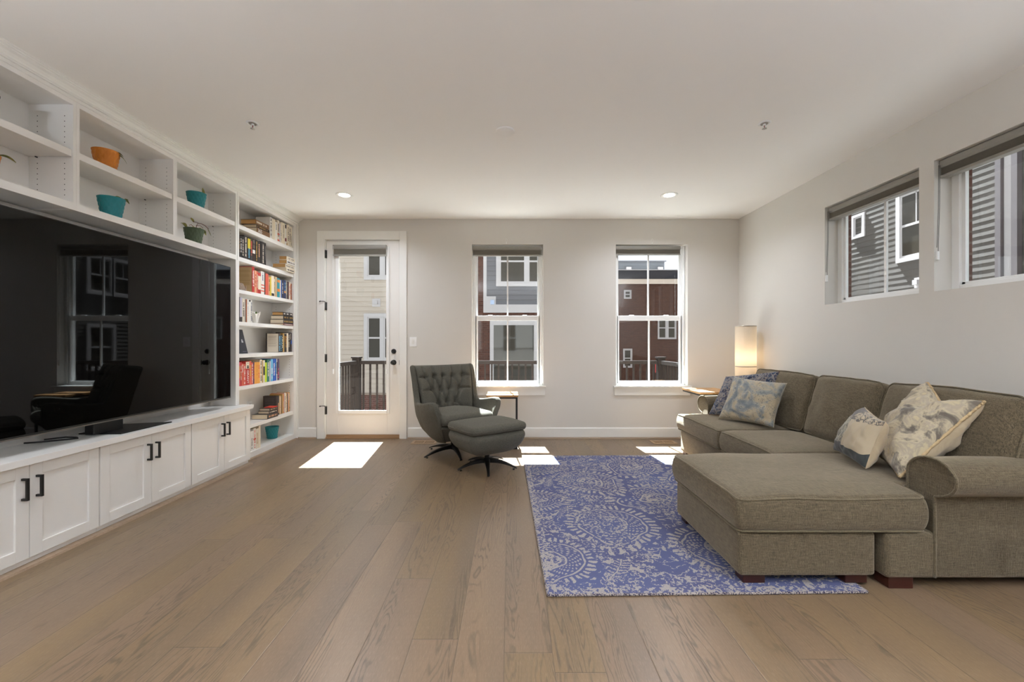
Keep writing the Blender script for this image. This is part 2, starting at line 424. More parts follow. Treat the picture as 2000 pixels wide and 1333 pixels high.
obj('glass_pane', MB().box(gx0+0.001, gx1-0.001, ys0+0.018, ys0+0.022, gz0+0.001, gz1-0.001), M['glass'], t)
b = MB().box(DOOR[0]+0.022, DOOR[1]-0.022, YB-0.012, YB+T, 0.001, 0.022).box(DOOR[0]+0.022, DOOR[1]-0.022, YB+0.006, YB+0.06, 0.022, 0.044)
obj('threshold', b, m_wood('threshold_wood', 'a98561', '8c6c4c', 0), t)
def kxz(px, py): return (px-996)/156.0, 1.19-(py-671)/156.0
for i, py in enumerate((497, 598.5, 700, 802)):
    z = 1.19-(py-671)/156.2
    b = MB().cyl((-2.303, YB-0.006, z-0.05), (-2.303, YB-0.006, z+0.05), 0.0075, 12).box(-2.302, -2.288, YB+0.004, YB+0.0115, z-0.05, z+0.05)
    hg = obj('hinge', b, M['black'], t)
    if i in (1, 3):
        b = MB().tube([(-2.303, YB-0.008, z+0.055), (-2.318, YB-0.03, z+0.06), (-2.35, YB-0.045, z+0.058)], 0.004, 8).cyl((-2.35, YB-0.045, z+0.058), (-2.362, YB-0.03, z+0.055), 0.008, 10)
        obj('hinge_stop', b, M['grey_metal'], hg)
zz = 1.19-(686.7-671)/156.0; xx = (769.2-996)/156.0
obj('deadbolt', MB().cyl((xx, ys0-0.006, zz), (xx, ys0, zz), 0.031, 28).cyl((xx, ys0-0.017, zz), (xx, ys0-0.006, zz), 0.024, 28).box(xx-0.004, xx+0.004, ys0-0.032, ys0-0.017, zz-0.018, zz+0.018), M['black'], t, bevel=0.002)
zz = 1.19-(708.4-671)/156.0
b = MB()
P = [[(xx+r*math.cos(2*PI*i/28), ys0-y, zz+r*math.sin(2*PI*i/28)) for r, y in ((0.0, 0), (0.033, 0), (0.033, 0.005), (0.014, 0.011), (0.012, 0.03), (0.022, 0.038), (0.028, 0.048), (0.027, 0.058), (0.018, 0.066), (0.0, 0.068))] for i in range(28)]
b.grid(P, 0, True, True)
obj('knob', b, M['black'], t)
obj('strike_plate', MB().box(DOOR[1]-0.026, DOOR[1]-0.0225, YB+0.003, YB+0.006, zz-0.03, zz+0.03).box(-1.384, -1.382, YB+0.008, YB+0.04, zz-0.03, zz+0.03), M['black'], t)

# ------------------------------------------------------------------ double-hung windows in the end wall
def double_hung(name, W_, label):
    x0, x1, z0, z1 = W_
    t = empty(name, ((x0+x1)/2, YB, z0), 0, label, 'window', None, 'structure')
    yf = YB+0.085
    b = MB(); f = 0.036
    b.box(x0+0.002, x0+f, yf, YB+T+0.02, z0+0.012, z1-0.002).box(x1-f, x1-0.002, yf, YB+T+0.02, z0+0.012, z1-0.002).box(x0+f, x1-f, yf, YB+T+0.02, z1-f, z1-0.002).box(x0+f, x1-f, yf, YB+T+0.02, z0+0.012, z0+0.030)
    b.box(x0+f, x0+f+0.012, yf+0.012, yf+0.018, z0+0.02, z1-f).box(x1-f-0.012, x1-f, yf+0.012, yf+0.018, z0+0.02, z1-f)
    obj('window_frame', b, M['vinyl'], t, bevel=0.0015)
    zc = 1.515; xm = (x0+x1)/2
    def sash(nm, ya, yb, za, zb, st, tr, br):
        b = MB(); xa, xb = x0+f-0.003, x1-f+0.003
        b.box(xa, xa+st, ya, yb, za, zb).box(xb-st, xb, ya, yb, za, zb).box(xa+st, xb-st, ya, yb, zb-tr, zb).box(xa+st, xb-st, ya, yb, za, za+br)
        s = obj(nm, b, M['vinyl'], t, bevel=0.002)
        obj('muntin', MB().box(xm-0.009, xm+0.009, ya+0.006, yb-0.006, za+br, zb-tr), M['vinyl'], s)
        ym = (ya+yb)/2
        obj('glass_pane', MB().box(xa+st, xb-st, ym-0.002, ym+0.002, za+br, zb-tr), M['glass'], s)
    sash('upper_sash', yf+0.045, yf+0.075, zc-0.02, z1-f-0.001, 0.030, 0.035, 0.034)
    sash('lower_sash', yf+0.012, yf+0.042, z0+0.027, zc+0.026, 0.034, 0.062, 0.034)
    for dx in (-0.22, 0.22):
        obj('sash_lock', MB().box(xm+dx-0.028, xm+dx+0.028, yf+0.014, yf+0.04, zc+0.0265, zc+0.036), M['vinyl'], t, bevel=0.003)
    b = MB().box(x0-0.035, x1+0.035, YB-0.045, YB-0.0005, z0-0.009, z0+0.011).box(x0+0.001, x1-0.001, YB-0.0005, yf+0.02, z0-0.009, z0+0.011)
    obj('window_stool', b, M['trim'], t, bevel=0.003)
    obj('apron', MB().box(x0-0.022, x1+0.022, YB-0.018, YB-0.0005, z0-0.108, z0-0.010), M['trim'], t, bevel=0.002)
    return t
double_hung('window_1', WIN1, 'white double-hung window behind the armchair side table')
double_hung('window_2', WIN2, 'white double-hung window left of the floor lamp')
def side_window(name, Wd, label):
    ya, yb, z0, z1 = Wd
    t = empty(name, (XR, (ya+yb)/2, z0), 0, label, 'window', None, 'structure')
    xa, xb = XR+0.115, XR+0.165; f = 0.05
    b = MB().box(xa, xb, ya+0.001, ya+f, z0+0.001, z1-0.001).box(xa, xb, yb-f, yb-0.001, z0+0.001, z1-0.001).box(xa, xb, ya+f, yb-f, z0+0.001, z0+f-0.012).box(xa, xb, ya+f, yb-f, z1-f, z1-0.001)
    obj('window_frame', b, M['vinyl'], t, bevel=0.002)
    b = MB(); g = f+0.022; xi, xj = xa+0.018, xa+0.042
    b.box(xi, xj, ya+f, ya+g, z0+0.03, z1-0.03).box(xi, xj, yb-g, yb-f, z0+0.03, z1-0.03).box(xi, xj, ya+f, yb-f, z0+0.038, z0+0.056).box(xi, xj, ya+f, yb-f, z1-0.06, z1-f)
    s = obj('window_sash', b, M['vinyl'], t, bevel=0.002)
    ym = (ya+yb)/2-0.02
    obj('muntin', MB().box(xi+0.004, xj-0.004, ym-0.01, ym+0.01, z0+0.056, z1-0.06), M['vinyl'], s)
    obj('glass_pane', MB().box(xi+0.010, xi+0.014, ya+g, yb-g, z0+0.056, z1-0.06), M['glass'], s)
side_window('window_3', WA, 'high white window in the side wall, nearer the corner')
side_window('window_4', WB, 'high white window in the side wall, cut by the photo edge')
for i, (a, c, z0, z1) in enumerate(RW):  # unseen windows added to let fill daylight into the room
    t = empty('window_%d' % (5+i), ((a+c)/2, YR, z0), 0, 'white window added behind the viewer for fill daylight, '+('left','right')[i]+' one', 'window', None, 'structure')
    y = YR-0.1; f = 0.06; b = MB().box(a+.001, a+f, y, y+0.06, z0+.001, z1-.001).box(c-f, c-.001, y, y+0.06, z0+.001, z1-.001).box(a, c, y, y+0.06, z0+.001, z0+f).box(a, c, y, y+0.06, z1-f, z1-.001).box((a+c)/2-0.03, (a+c)/2+0.03, y, y+0.06, z0, z1)
    obj('window_frame', b, M['vinyl'], t); obj('glass_pane', MB().box(a+f, c-f, y+0.028, y+0.032, z0+f, z1-f), M['glass'], t)

# ------------------------------------------------------------------ blinds (raised), cords
def blind_back(name, x0, x1, ztop, zbot, yc, label, cords, cordz, depth=0.05):
    t = empty(name, ((x0+x1)/2, yc, zbot), 0, label, 'window blind', 'raised grey pleated blinds')
    h = ztop-zbot
    b = MB().prism([(yc-depth/2, ztop), (yc-depth/2, ztop-0.28*h), (yc-depth/2+0.006, ztop-0.40*h), (yc+depth/2, ztop-0.40*h), (yc+depth/2, ztop)], 'x', x0, x1)
    obj('headrail', b, M['blindrail'], t, bevel=0.001)
    n = 9; za = ztop-0.42*h; zb = zbot+0.14*h; prof = []
    for i in range(n*2+1):
        prof.append((yc-depth/2+(0.010 if i % 2 else 0.004), za+(zb-za)*i/(n*2)))
    prof += [(yc+depth/2-0.006, zb), (yc+depth/2-0.006, za)]
    obj('pleated_fabric', MB().prism(prof, 'x', x0+0.004, x1-0.004), M['blind'], t)
    obj('bottom_rail', MB().box(x0+0.002, x1-0.002, yc-depth/2+0.002, yc+depth/2-0.004, zbot, zbot+0.13*h), M['blindrail'], t, bevel=0.002)
    for cx in cords:
        b = MB()
        for dx in (-0.006, 0.006):
            b.tube([(cx+dx, yc-depth/2-0.006, ztop-0.02), (cx+dx, yc-depth/2-0.008, (ztop+cordz)/2), (cx+dx*0.4, yc-depth/2-0.008, cordz)], 0.0016, 6)
        cd = obj('pull_cord', b, M['vinyl'], t)
        obj('cord_tensioner', MB().box(cx-0.009, cx+0.009, yc-depth/2-0.016, yc-depth/2-0.001, cordz-0.06, cordz), M['vinyl'], cd, bevel=0.004)
blind_back('window_blind', -0.468, 0.408, 2.410, 2.288, YB+0.045, 'raised grey blind at the top of the window behind the armchair side table', [0.398], 0.97)
blind_back('window_blind', 1.330, 2.140, 2.410, 2.300, YB+0.045, 'raised grey blind at the top of the window left of the floor lamp', [2.175], 0.97)
blind_back('window_blind', -2.195, -1.535, 2.410, 2.275, YB-0.024, 'raised grey blind mounted on the glazed door', [-2.187, -1.522], 0.87, 0.048)
def blind_side(name, ya, yb, label):
    xc = XR+0.052; zt, zb = 2.412, 2.295; d = 0.055
    t = empty(name, (xc, (ya+yb)/2, zb), 0, label, 'window blind', 'raised grey pleated blinds')
    h = zt-zb
    obj('headrail', MB().prism([(xc-d/2, zt), (xc+d/2, zt), (xc+d/2, zt-0.4*h), (xc-d/2+0.008, zt-0.4*h), (xc-d/2, zt-0.25*h)], 'y', ya, yb), M['blindrail'], t, bevel=0.001)
    n = 9; z1 = zt-0.43*h; z0 = zb+0.2*h; prof = [(xc-d/2+(0.012 if i % 2 else 0.003), z1+(z0-z1)*i/(2*n)) for i in range(2*n+1)]+[(xc+d/2-0.004, z0), (xc+d/2-0.004, z1)]
    obj('pleated_fabric', MB().prism(prof, 'y', ya+0.004, yb-0.004), M['blind'], t)
    obj('bottom_rail', MB().box(xc-d/2, xc+d/2-0.004, ya+0.002, yb-0.002, zb, zb+0.17*h), M['blindrail'], t, bevel=0.003)
    b = MB()
    for dx, z_ in ((0.0, 1.80), (0.008, 1.83)):
        b.tube([(xc-d/2-0.004-dx, yb-0.006, zt-0.03), (xc-d/2-0.01-dx, yb-0.010, 2.1), (xc-d/2-0.022-dx, yb-0.012, z_)], 0.0018, 6)
    cd = obj('pull_cord', b, paint('6f6d68', 0.6), t)
    obj('cord_tensioner', MB().box(xc-d/2-0.036, xc-d/2-0.018, yb-0.020, yb-0.006, 1.745, 1.805), M['vinyl'], cd, bevel=0.004)
blind_side('window_blind', WA[0]+0.004, WA[1]-0.012, 'raised grey blind in the high side window nearer the corner')
blind_side('window_blind', WB[0]+0.004, WB[1]-0.012, 'raised grey blind in the high side window at the photo edge')

# ------------------------------------------------------------------ wall and ceiling fittings
t = empty('light_switch', (-1.2, YB, 1.21), 0, 'white rocker light switch beside the glazed door', 'light switch')
obj('wall_plate', MB().box(-1.253, -1.164, YB-0.006, YB-0.0005, 1.148, 1.269), M['vinyl'], t, bevel=0.002)
obj('rocker', MB().prism([(YB-0.006, 1.240), (YB-0.011, 1.240), (YB-0.008, 1.178), (YB-0.006, 1.178)], 'x', -1.224, -1.193), M['trim'], t)
def vent(x0, x1, ya, yb, label):
    t = empty('floor_vent', ((x0+x1)/2, (ya+yb)/2, 0), 0, label, 'floor vent', 'flush wooden floor vents')
    m = m_wood('vent_wood', 'b39676', 'a18465', 0)
    fr = 0.035; b = MB(); xm = (x0+x1)/2; z1 = 0.005
    b.box(x0, x1, ya, ya+fr, 0.0005, z1).box(x0, x1, yb-fr, yb, 0.0005, z1).box(x0, x0+fr*0.9, ya+fr, yb-fr, 0.0005, z1).box(x1-fr*0.9, x1, ya+fr, yb-fr, 0.0005, z1).box(xm-0.009, xm+0.009, ya+fr, yb-fr, 0.0005, z1)
    obj('frame', b, m, t, bevel=0.001)
    obj('duct_opening', MB().box(x0+fr*0.9, x1-fr*0.9, ya+fr, yb-fr, 0.0004, 0.001), M['dark'], t)
    b = MB()
    for (a, c) in ((x0+fr*0.9, xm-0.009), (xm+0.009, x1-fr*0.9)):
        n = 9
        for i in range(1, n): b.box(a+(c-a)*i/n-0.0022, a+(c-a)*i/n+0.0022, ya+fr, yb-fr, 0.001, 0.004)
        for j in range(1, 4): b.box(a, c, ya+fr+(yb-ya-2*fr)*j/4-0.0022, ya+fr+(yb-ya-2*fr)*j/4+0.0022, 0.0012, 0.0042)
    obj('grille', b, m, t)
vent(-1.175, -0.880, 4.985, 5.165, 'flush wooden floor vent beside the door, left of the armchair base')
vent(1.700, 1.985, 4.985, 5.165, 'flush wooden floor vent below the window left of the sofa')
M['lens'] = emis('fff4e6', 14.0, 'downlight_lens')
def downlight(x, y, label, hidden=False):
    t = empty('recessed_downlight', (x, y, H), 0, label, 'ceiling light', 'recessed ceiling downlights')
    obj('trim_ring', MB().lathe([(0.086, -0.0005), (0.085, -0.005), (0.078, -0.008), (0.056, -0.004), (0.054, -0.001)], (x, y, H), 40, flip=True), M['trim'], t)
    obj('lens', MB().lathe([(0.0, -0.0045), (0.054, -0.0045), (0.0545, -0.001), (0.0, -0.001)], (x, y, H), 32), M['lens'], t)
    l = bpy.data.lights.new('downlight_lamp', 'AREA'); l.shape = 'DISK'; l.size = 0.1; l.energy = LAMP_W; l.color = (0.90, 0.96, 1.08); l.spread = R(150)
    o = bpy.data.objects.new('downlight_lamp', l); COL.objects.link(o); o.parent = t; o.location = (0, 0, -0.012)
downlight(-1.732, 4.42, 'lit round downlight in the ceiling above the bookcase side')
downlight(1.667, 4.42, 'lit round downlight in the ceiling near the side wall')
for yy, nmr in ((0.9, 'nearest'), (-1.2, 'middle'), (-3.2, 'farthest')):  # rows of downlights added out of view as fill
    for xx, sd in ((-1.73, 'shelving'), (1.67, 'sofa')): downlight(xx, yy, 'added fill downlight, unseen behind the viewer, %s one on the %s side' % (nmr, sd))
t = empty('ceiling_speaker', (-0.035, 3.09, H), 0, 'plain round white ceiling cover plate in the middle of the ceiling', 'ceiling cover')
obj('cover', MB().lathe([(0.071, -0.0005), (0.071, -0.006), (0.066, -0.010), (0.0, -0.011)], (-0.035, 3.09, H), 48, flip=True), M['ceiling'], t)
def sprinkler(x, y, label):
    t = empty('fire_sprinkler', (x, y, H), 0, label, 'sprinkler', 'recessed fire sprinklers')
    obj('escutcheon', MB().lathe([(0.042, -0.0005), (0.041, -0.004), (0.030, -0.006), (0.026, -0.002), (0.0, -0.002)], (x, y, H), 32, flip=True), M['vinyl'], t)
    obj('socket', MB().lathe([(0.025, -0.0062), (0.0, -0.0062)], (x, y, H), 24, flip=True), paint('9a948b', 0.5), t)
    b = MB().cyl((x, y, H-0.005), (x, y, H-0.016), 0.009, 12)
    for s in (-1, 1): b.tube([(x+s*0.008, y, H-0.012), (x+s*0.012, y, H-0.024), (x, y, H-0.038)], 0.0025, 8)
    obj('frame_arms', b, M['vinyl'], t)
    obj('bulb', MB().cyl((x, y, H-0.016), (x, y, H-0.034), 0.0025, 8), paint('8a2a20', 0.2), t)
    obj('deflector', MB().lathe([(0.0, -0.038), (0.015, -0.038), (0.016, -0.040), (0.0, -0.040)], (x, y, H), 20), M['nickel'], t)
sprinkler(-1.815, 2.98, 'small white fire sprinkler in the ceiling above the shelving side')
sprinkler(1.795, 2.98, 'small white fire sprinkler in the ceiling above the sofa side')
for xx, lb in ((-0.045, 'tiny clear wire hook above the window behind the side table'), (1.775, 'tiny clear wire hook above the window left of the floor lamp')):
    pts = [(xx+0.010*math.cos(a), YB-0.004, 2.475+0.022*math.sin(a)) for a in np.linspace(0, 2*PI, 16, endpoint=False)]
    tag(obj('wall_hook', MB().tube(pts, 0.0012, 5, closed=True).box(xx-0.004, xx+0.004, YB-0.006, YB-0.0005, 2.434, 2.45), M['vinyl']), lb, 'hook', 'clear wire hooks above the windows')

# uplights added unseen behind the viewer to wash the ceiling with fill light
for xx, lb in ((-1.9, 'added fill uplight, unseen behind the viewer, on the shelving side'), (1.9, 'added fill uplight, unseen behind the viewer, on the sofa side')):
    yy = -0.7
    t = empty('fill_uplight', (xx, yy, 0), 0, lb, 'floor lamp', 'added fill uplights behind the viewer')
    obj('base', MB().lathe([(0, 0.001), (0.14, 0.001), (0.14, 0.02), (0.02, 0.03), (0, 0.03)], (xx, yy, 0), 32), M['vinyl'], t)
    obj('pole', MB().cyl((xx, yy, 0.03), (xx, yy, 1.74), 0.012, 12), M['vinyl'], t)
    obj('bowl_shade', MB().lathe([(0.015, 1.74), (0.09, 1.76), (0.16, 1.80), (0.20, 1.86), (0.196, 1.862), (0.155, 1.806), (0.08, 1.768), (0.0, 1.76)], (xx, yy, 0), 40), M['vinyl'], t)
    l = bpy.data.lights.new('fill_uplight_source', 'AREA'); l.shape = 'DISK'; l.size = 0.28; l.energy = FILL_UP_W; l.color = (0.88, 0.96, 1.10); l.spread = R(170)
    o = bpy.data.objects.new('fill_uplight_source', l); COL.objects.link(o); o.parent = t; o.location = (0, 0, 1.84); o.rotation_euler = (PI, 0, 0)
# ================================================================== built-in shelving on the left wall
FX, BX = -2.648, -2.916
YS = [1.803, 1.84, 2.561, 2.599, 3.323, 3.360, 4.080, 4.131, 5.172, 5.272]
def side_holes(mb, y, z0, z1, skip=()):
    for x in (-2.70, -2.865):
        z = z0
        while z < z1:
            if not any(a <= z <= c for a, c in skip): mb.box(x-0.0023, x+0.0023, y-0.0007, y+0.0003, z-0.0023, z+0.0023)
            z += 0.032
# cubbies above the television
bays = [(1.84, 2.561), (2.599, 3.323), (3.360, 4.080)]
nm = ['nearest the viewer', 'with orange pot above teal pot', 'next to the bookcase']
sh_top = 2.365
for i, (a, c) in enumerate(bays):
    t = empty('wall_cubby', (FX, (a+c)/2, 2.0), 0, 'white open cubby unit over the television, '+nm[i], 'shelf unit', 'open cubbies over the television')
    s0 = 0.0187
    b = MB()
    b.box(BX, FX-0.018, a-s0, a, 2.0, 2.70).box(BX, FX-0.018, c, c+s0, 2.0, 2.70)
    b.box(BX, FX-0.018, a, c, 2.006, 2.044).box(BX, FX-0.018, a, c, 2.64, 2.66)
    obj('carcass', b, M['cab'], t)
    b = MB(); e = 0.0187
    b.box(FX-0.018, FX, a-e, a, 2.0, 2.735).box(FX-0.018, FX, c, c+e, 2.0, 2.735).box(FX-0.018, FX, a, c, 2.0, 2.0445).box(FX-0.018, FX, a, c, 2.637, 2.735)
    obj('face_frame', b, M['cab'], t)
    obj('back_panel', MB().box(BX-0.008, BX, a-0.018, c+0.018, 2.0, 2.70), M['cab'], t)
    obj('shelf', MB().box(BX+0.002, FX-0.008, a+0.002, c-0.002, sh_top-0.042, sh_top), M['cab'], t, bevel=0.0015)
    hb = MB(); side_holes(hb, c, 2.09, 2.58, [(2.30, 2.40)])
    tag(obj('shelf_pin_holes', hb, M['dark'], t), kind='stuff')
    pb = MB()
    pb.cyl((-2.865, c-0.001, sh_top-0.047), (-2.865, c-0.012, sh_top-0.047), 0.004, 8)
    obj('shelf_pin', pb, M['grey_metal'], t)
# tall bookcase
SH = [(2.315, 2.357), (1.998, 2.040), (1.682, 1.718), (1.365, 1.403), (1.047, 1.085), (0.728, 0.765), (0.320, 0.358)]
t = empty('bookcase', (FX, 4.65, 0), 0, 'tall white built-in bookcase full of books beside the door', 'bookcase')
a, c = 4.131, 5.172
b = MB().box(BX, FX-0.018, a-0.026, a, 0.02, 2.70).box(BX, FX-0.018, c, c+0.02, 0.02, 2.70).box(BX, FX-0.018, a, c, 2.637, 2.66).box(BX, FX-0.018, a, c, 0.04, 0.076)
obj('carcass', b, M['cab'], t)
b = MB().box(FX-0.018, FX, a-0.026, a, 0.0, 2.735).box(FX-0.018, FX, c, 5.272, 0.0, 2.735).box(FX-0.018, FX, a, c, 2.63, 2.735).box(FX-0.018, FX, a, c, 0.0, 0.077)
b.box(FX, FX+0.012, 5.235, 5.272, 0.0, 2.66)
obj('face_frame', b, M['cab'], t, bevel=0.001)
obj('back_panel', MB().box(BX-0.008, BX, a-0.02, c+0.02, 0.02, 2.70), M['cab'], t)
for z0, z1 in SH:
    obj('shelf', MB().box(BX+0.002, FX-0.004, a+0.002, c-0.002, z0, z1), M['cab'], t, bevel=0.0015)
hb = MB()
skip = [(z0-0.03, z1+0.03) for z0, z1 in SH]
side_holes(hb, c, 0.45, 2.58, skip)
tag(obj('shelf_pin_holes', hb, M['dark'], t), kind='stuff')
# recess behind the television
b = MB().box(BX-0.008, BX, 1.80, 4.10, 0.587, 2.0).box(BX, BX+0.02, 1.84, 4.054, 1.93, 1.998)
struct('trim_2', b, M['cab'], 'white panelled back of the television recess')
b = MB().box(BX, FX, 4.080, 4.1045, 0.588, 1.9995)
struct('trim_3', b, M['cab'], 'white side panel between television recess and bookcase', bevel=0.001)
# crown moulding
prof = [(FX-0.001, 2.664), (FX+0.007, 2.664), (FX+0.010, 2.668), (FX+0.010, 2.674), (FX+0.004, 2.677), (FX+0.004, 2.684), (FX+0.016, 2.684), (FX+0.016, 2.692), (FX+0.020, 2.693), (FX+0.022, 2.704), (FX+0.034, 2.716), (FX+0.050, 2.722), (FX+0.050, 2.728), (FX+0.060, 2.729), (FX+0.060, 2.736), (FX+0.070, 2.737), (FX+0.070, 2.7435), (FX-0.001, 2.7435)]
struct('trim_4', MB().prism(prof, 'y', -1.0, 5.272), M['trim'], 'stepped white crown moulding along the top of the shelving')
struct('trim_5', MB().box(XL, FX-0.001, -1.0, 1.80, 2.66, 2.735).box(XL, FX, -1.0, 1.80, 0.0, 0.05), M['cab'], 'white soffit of the shelving behind the viewer')
# base cabinets
DX = -2.552
cabs = [(1.862, 2.626), (2.630, 3.384), (3.388, 4.152)]
cn = ['below the television, nearest the viewer', 'below the television foot, in the middle', 'beside the bookcase']
def shaker(y0, y1):
    b = MB(); z0, z1 = 0.050, 0.545; s = 0.062
    b.box(DX-0.020, DX, y0, y0+s, z0, z1).box(DX-0.020, DX, y1-s, y1, z0, z1).box(DX-0.020, DX, y0+s, y1-s, z0, z0+s).box(DX-0.020, DX, y0+s, y1-s, z1-s, z1)
    b.box(DX-0.019, DX-0.010, y0+s, y1-s, z0+s, z1-s)
    return b
for i, (a, c) in enumerate(cabs):
    t = empty('base_cabinet', (DX, (a+c)/2, 0), 0, 'white two-door shaker cabinet, '+cn[i], 'cabinet', 'shaker cabinets under the television')
    b = MB().box(BX, DX-0.021, a, c, 0.0005, 0.549) if i < 2 else MB().box(BX, DX-0.021, a, 4.103, 0.0005, 0.549).box(FX+0.001, DX-0.021, 4.103, c, 0.0005, 0.549)
    obj('body', b, M['cab'], t)
    m = (a+c)/2+(0.002 if i else 0)
    for k, (p, q) in enumerate(((a+0.002, m-0.0015), (m+0.0015, c-0.002 if i == 2 else c-0.003))):
        d = obj('door', shaker(p, q), M['cab'], t, bevel=0.0012)
        hy = m+(-0.034 if k == 0 else 0.034)
        hb = MB().box(DX+0.022, DX+0.034, hy-0.006, hy+0.006, 0.365, 0.482).box(DX, DX+0.023, hy-0.006, hy+0.006, 0.365, 0.377).box(DX, DX+0.023, hy-0.006, hy+0.006, 0.470, 0.482)
        obj('handle', hb, M['black'], d, bevel=0.001)
tag(obj('countertop', MB().prism([(BX, 1.80), (-2.526, 1.80), (-2.526, 4.168), (FX+0.001, 4.168), (FX+0.001, 4.079), (BX, 4.079)], 'z', 0.5497, 0.587), M['cab'], bevel=0.0015), 'long white countertop over the shaker cabinets', 'countertop')
s = MB().prism([(DX-0.020, 0.0), (DX+0.018, 0.0), (DX+0.014, 0.012), (DX-0.020, 0.018)], 'y', 1.0, 4.165).prism([(FX, 0.0), (FX+0.018, 0.0), (FX+0.014, 0.012), (FX, 0.019)], 'y', 4.165, 5.24)
struct('trim_6', s, M['shoe'], 'tan shoe moulding along the foot of the built-in')
# outlet on the bookcase back
t = empty('wall_outlet', (BX, 4.72, 0.46), 0, 'white outlet on the bookcase back behind the stacked books', 'outlet')
obj('wall_plate', MB().box(BX+0.0005, BX+0.007, 4.69, 4.765, 0.42, 0.545), M['vinyl'], t, bevel=0.002)
obj('socket', MB().box(BX+0.007, BX+0.009, 4.711, 4.744, 0.45, 0.515), paint('cfcbc4', 0.5), t)

# ------------------------------------------------------------------ television
TX = -2.62
NS = NT('black_screen'); NS.base((0.001, 0.001, 0.001), 0.02, 0, 0.28)
t = empty('television', (TX, 2.88, 0.587), 0, 'large black flat-screen television on the countertop', 'television')
ty0, ty1, tz0, tz1 = 1.80, 3.962, 0.686, 1.905
obj('bezel', MB().box(TX-0.045, TX-0.004, ty0, ty1, tz0, tz1).box(TX-0.004, TX, ty0, ty1, tz0, tz0+0.010).box(TX-0.004, TX, ty0, ty1, tz1-0.004, tz1).box(TX-0.004, TX, ty1-0.004, ty1, tz0, tz1), paint('3b3a38', 0.3, 0.7, name='tv_bezel'), t, bevel=0.001)
obj('screen', MB().box(TX-0.004, TX-0.0015, ty0+0.004, ty1-0.004, tz0+0.010, tz1-0.004), NS.mat, t)
obj('chin_strip', MB().box(TX-0.003, TX+0.002, ty0, ty1, tz0-0.007, tz0), paint('86827b', 0.3, 0.8, name='tv_chin'), t)
b = MB().prism([(-2.85, 2.79), (-2.572, 2.795), (-2.572, 3.215), (-2.85, 3.12)], 'z', 0.5875, 0.5945)
st = obj('stand_plate', b, paint('161514', 0.35, 0.3, name='tv_stand'), t, bevel=0.001)
obj('stand_neck', MB().prism([(-2.76, 2.74), (-2.70, 2.74), (-2.70, 2.95), (-2.76, 2.95)], 'z', 0.5945, 0.72), M['black'], t, bevel=0.004)
tag(obj('power_cable', MB().tube([(-2.90, 2.52, 0.594), (-2.84, 2.56, 0.592), (-2.76, 2.62, 0.592), (-2.72, 2.66, 0.592), (-2.75, 2.685, 0.592), (-2.83, 2.69, 0.592), (-2.89, 2.62, 0.592)], 0.0045, 8), M['black']), 'thin black cable coiled on the countertop behind the television foot', 'cable')

# ------------------------------------------------------------------ pots with succulents
def pot_mat(name, c):
    N = NT(name); N.base(lin(c), 0.45, 0, 0.4); return N.mat
def faceted(c, r0, r1, h, n=14, rows=5):
    """scalloped diamond-facet pot wall"""
    P = []; NU = n*8; NV = rows*8
    for i in range(NU):
        row = []
        a = 2*PI*i/NU
        for j in range(NV+1):
            v = j/NV; r = r0+(r1-r0)*v
            u = n*i/NU; w_ = rows*v
            d = abs(math.sin(PI*(u+w_/2)))*abs(math.sin(PI*(u-w_/2)))
            edge = min(1.0, min(v, 1-v)*10)
            r += (-0.0042*(1-d)+0.0012)*edge
            row.append((c[0]+r*math.cos(a), c[1]+r*math.sin(a), c[2]+h*v))
        P.append(row)
    b = MB().grid(P, 0, True, True, flip=False)
    b.lathe([(r1, h), (r1-0.005, h+0.001), (r1-0.007, h-0.004), (r1-0.012, h*0.7), (0, h*0.7)], c, NU, flip=False)
    b.lathe([(0, 0), (r0, 0)], c, NU)
    return b
def leafmesh(p0, d, L, wd, up=0.3, curl=0.4):
    d = Vector(d).normalized(); side = d.cross(Vector((0, 0, 1)))
    side = side.normalized() if side.length > 1e-3 else Vector((1, 0, 0))
    nrm = side.cross(d).normalized(); P = []
    n = 9
    for i in range(n+1):
        t_ = i/n; w_ = wd*math.sin(PI*min(1, t_*0.93+0.05))**0.8
        c = Vector(p0)+d*(L*t_)+Vector((0, 0, 1))*(up*L*t_-curl*L*t_*t_)
        P.append([tuple(c+side*w_*s+nrm*(0.25*w_*(s*s)+0.002)) for s in (-1, -0.5, 0, 0.5, 1)])
    b = MB().grid(P, 0, True)
    P2 = [[tuple(Vector(q)-nrm*0.003) for q in row] for row in P]
    b.grid(P2, 0, True, flip=True)
    return b
LEAF = NT('succulent_leaf'); LEAF.base(LEAF.mix(LEAF.math('MULTIPLY_ADD', LEAF.math('SUBTRACT', LEAF.noise(LEAF.co(), 22.0, 2), 0.5), 3.0, 0.5), lin('4e5a1c'), lin('c2b768')), 0.5)
STEM = paint('6b2a22', 0.6, name='red_stem'); SOIL = paint('3a2c22', 0.95, name='soil')
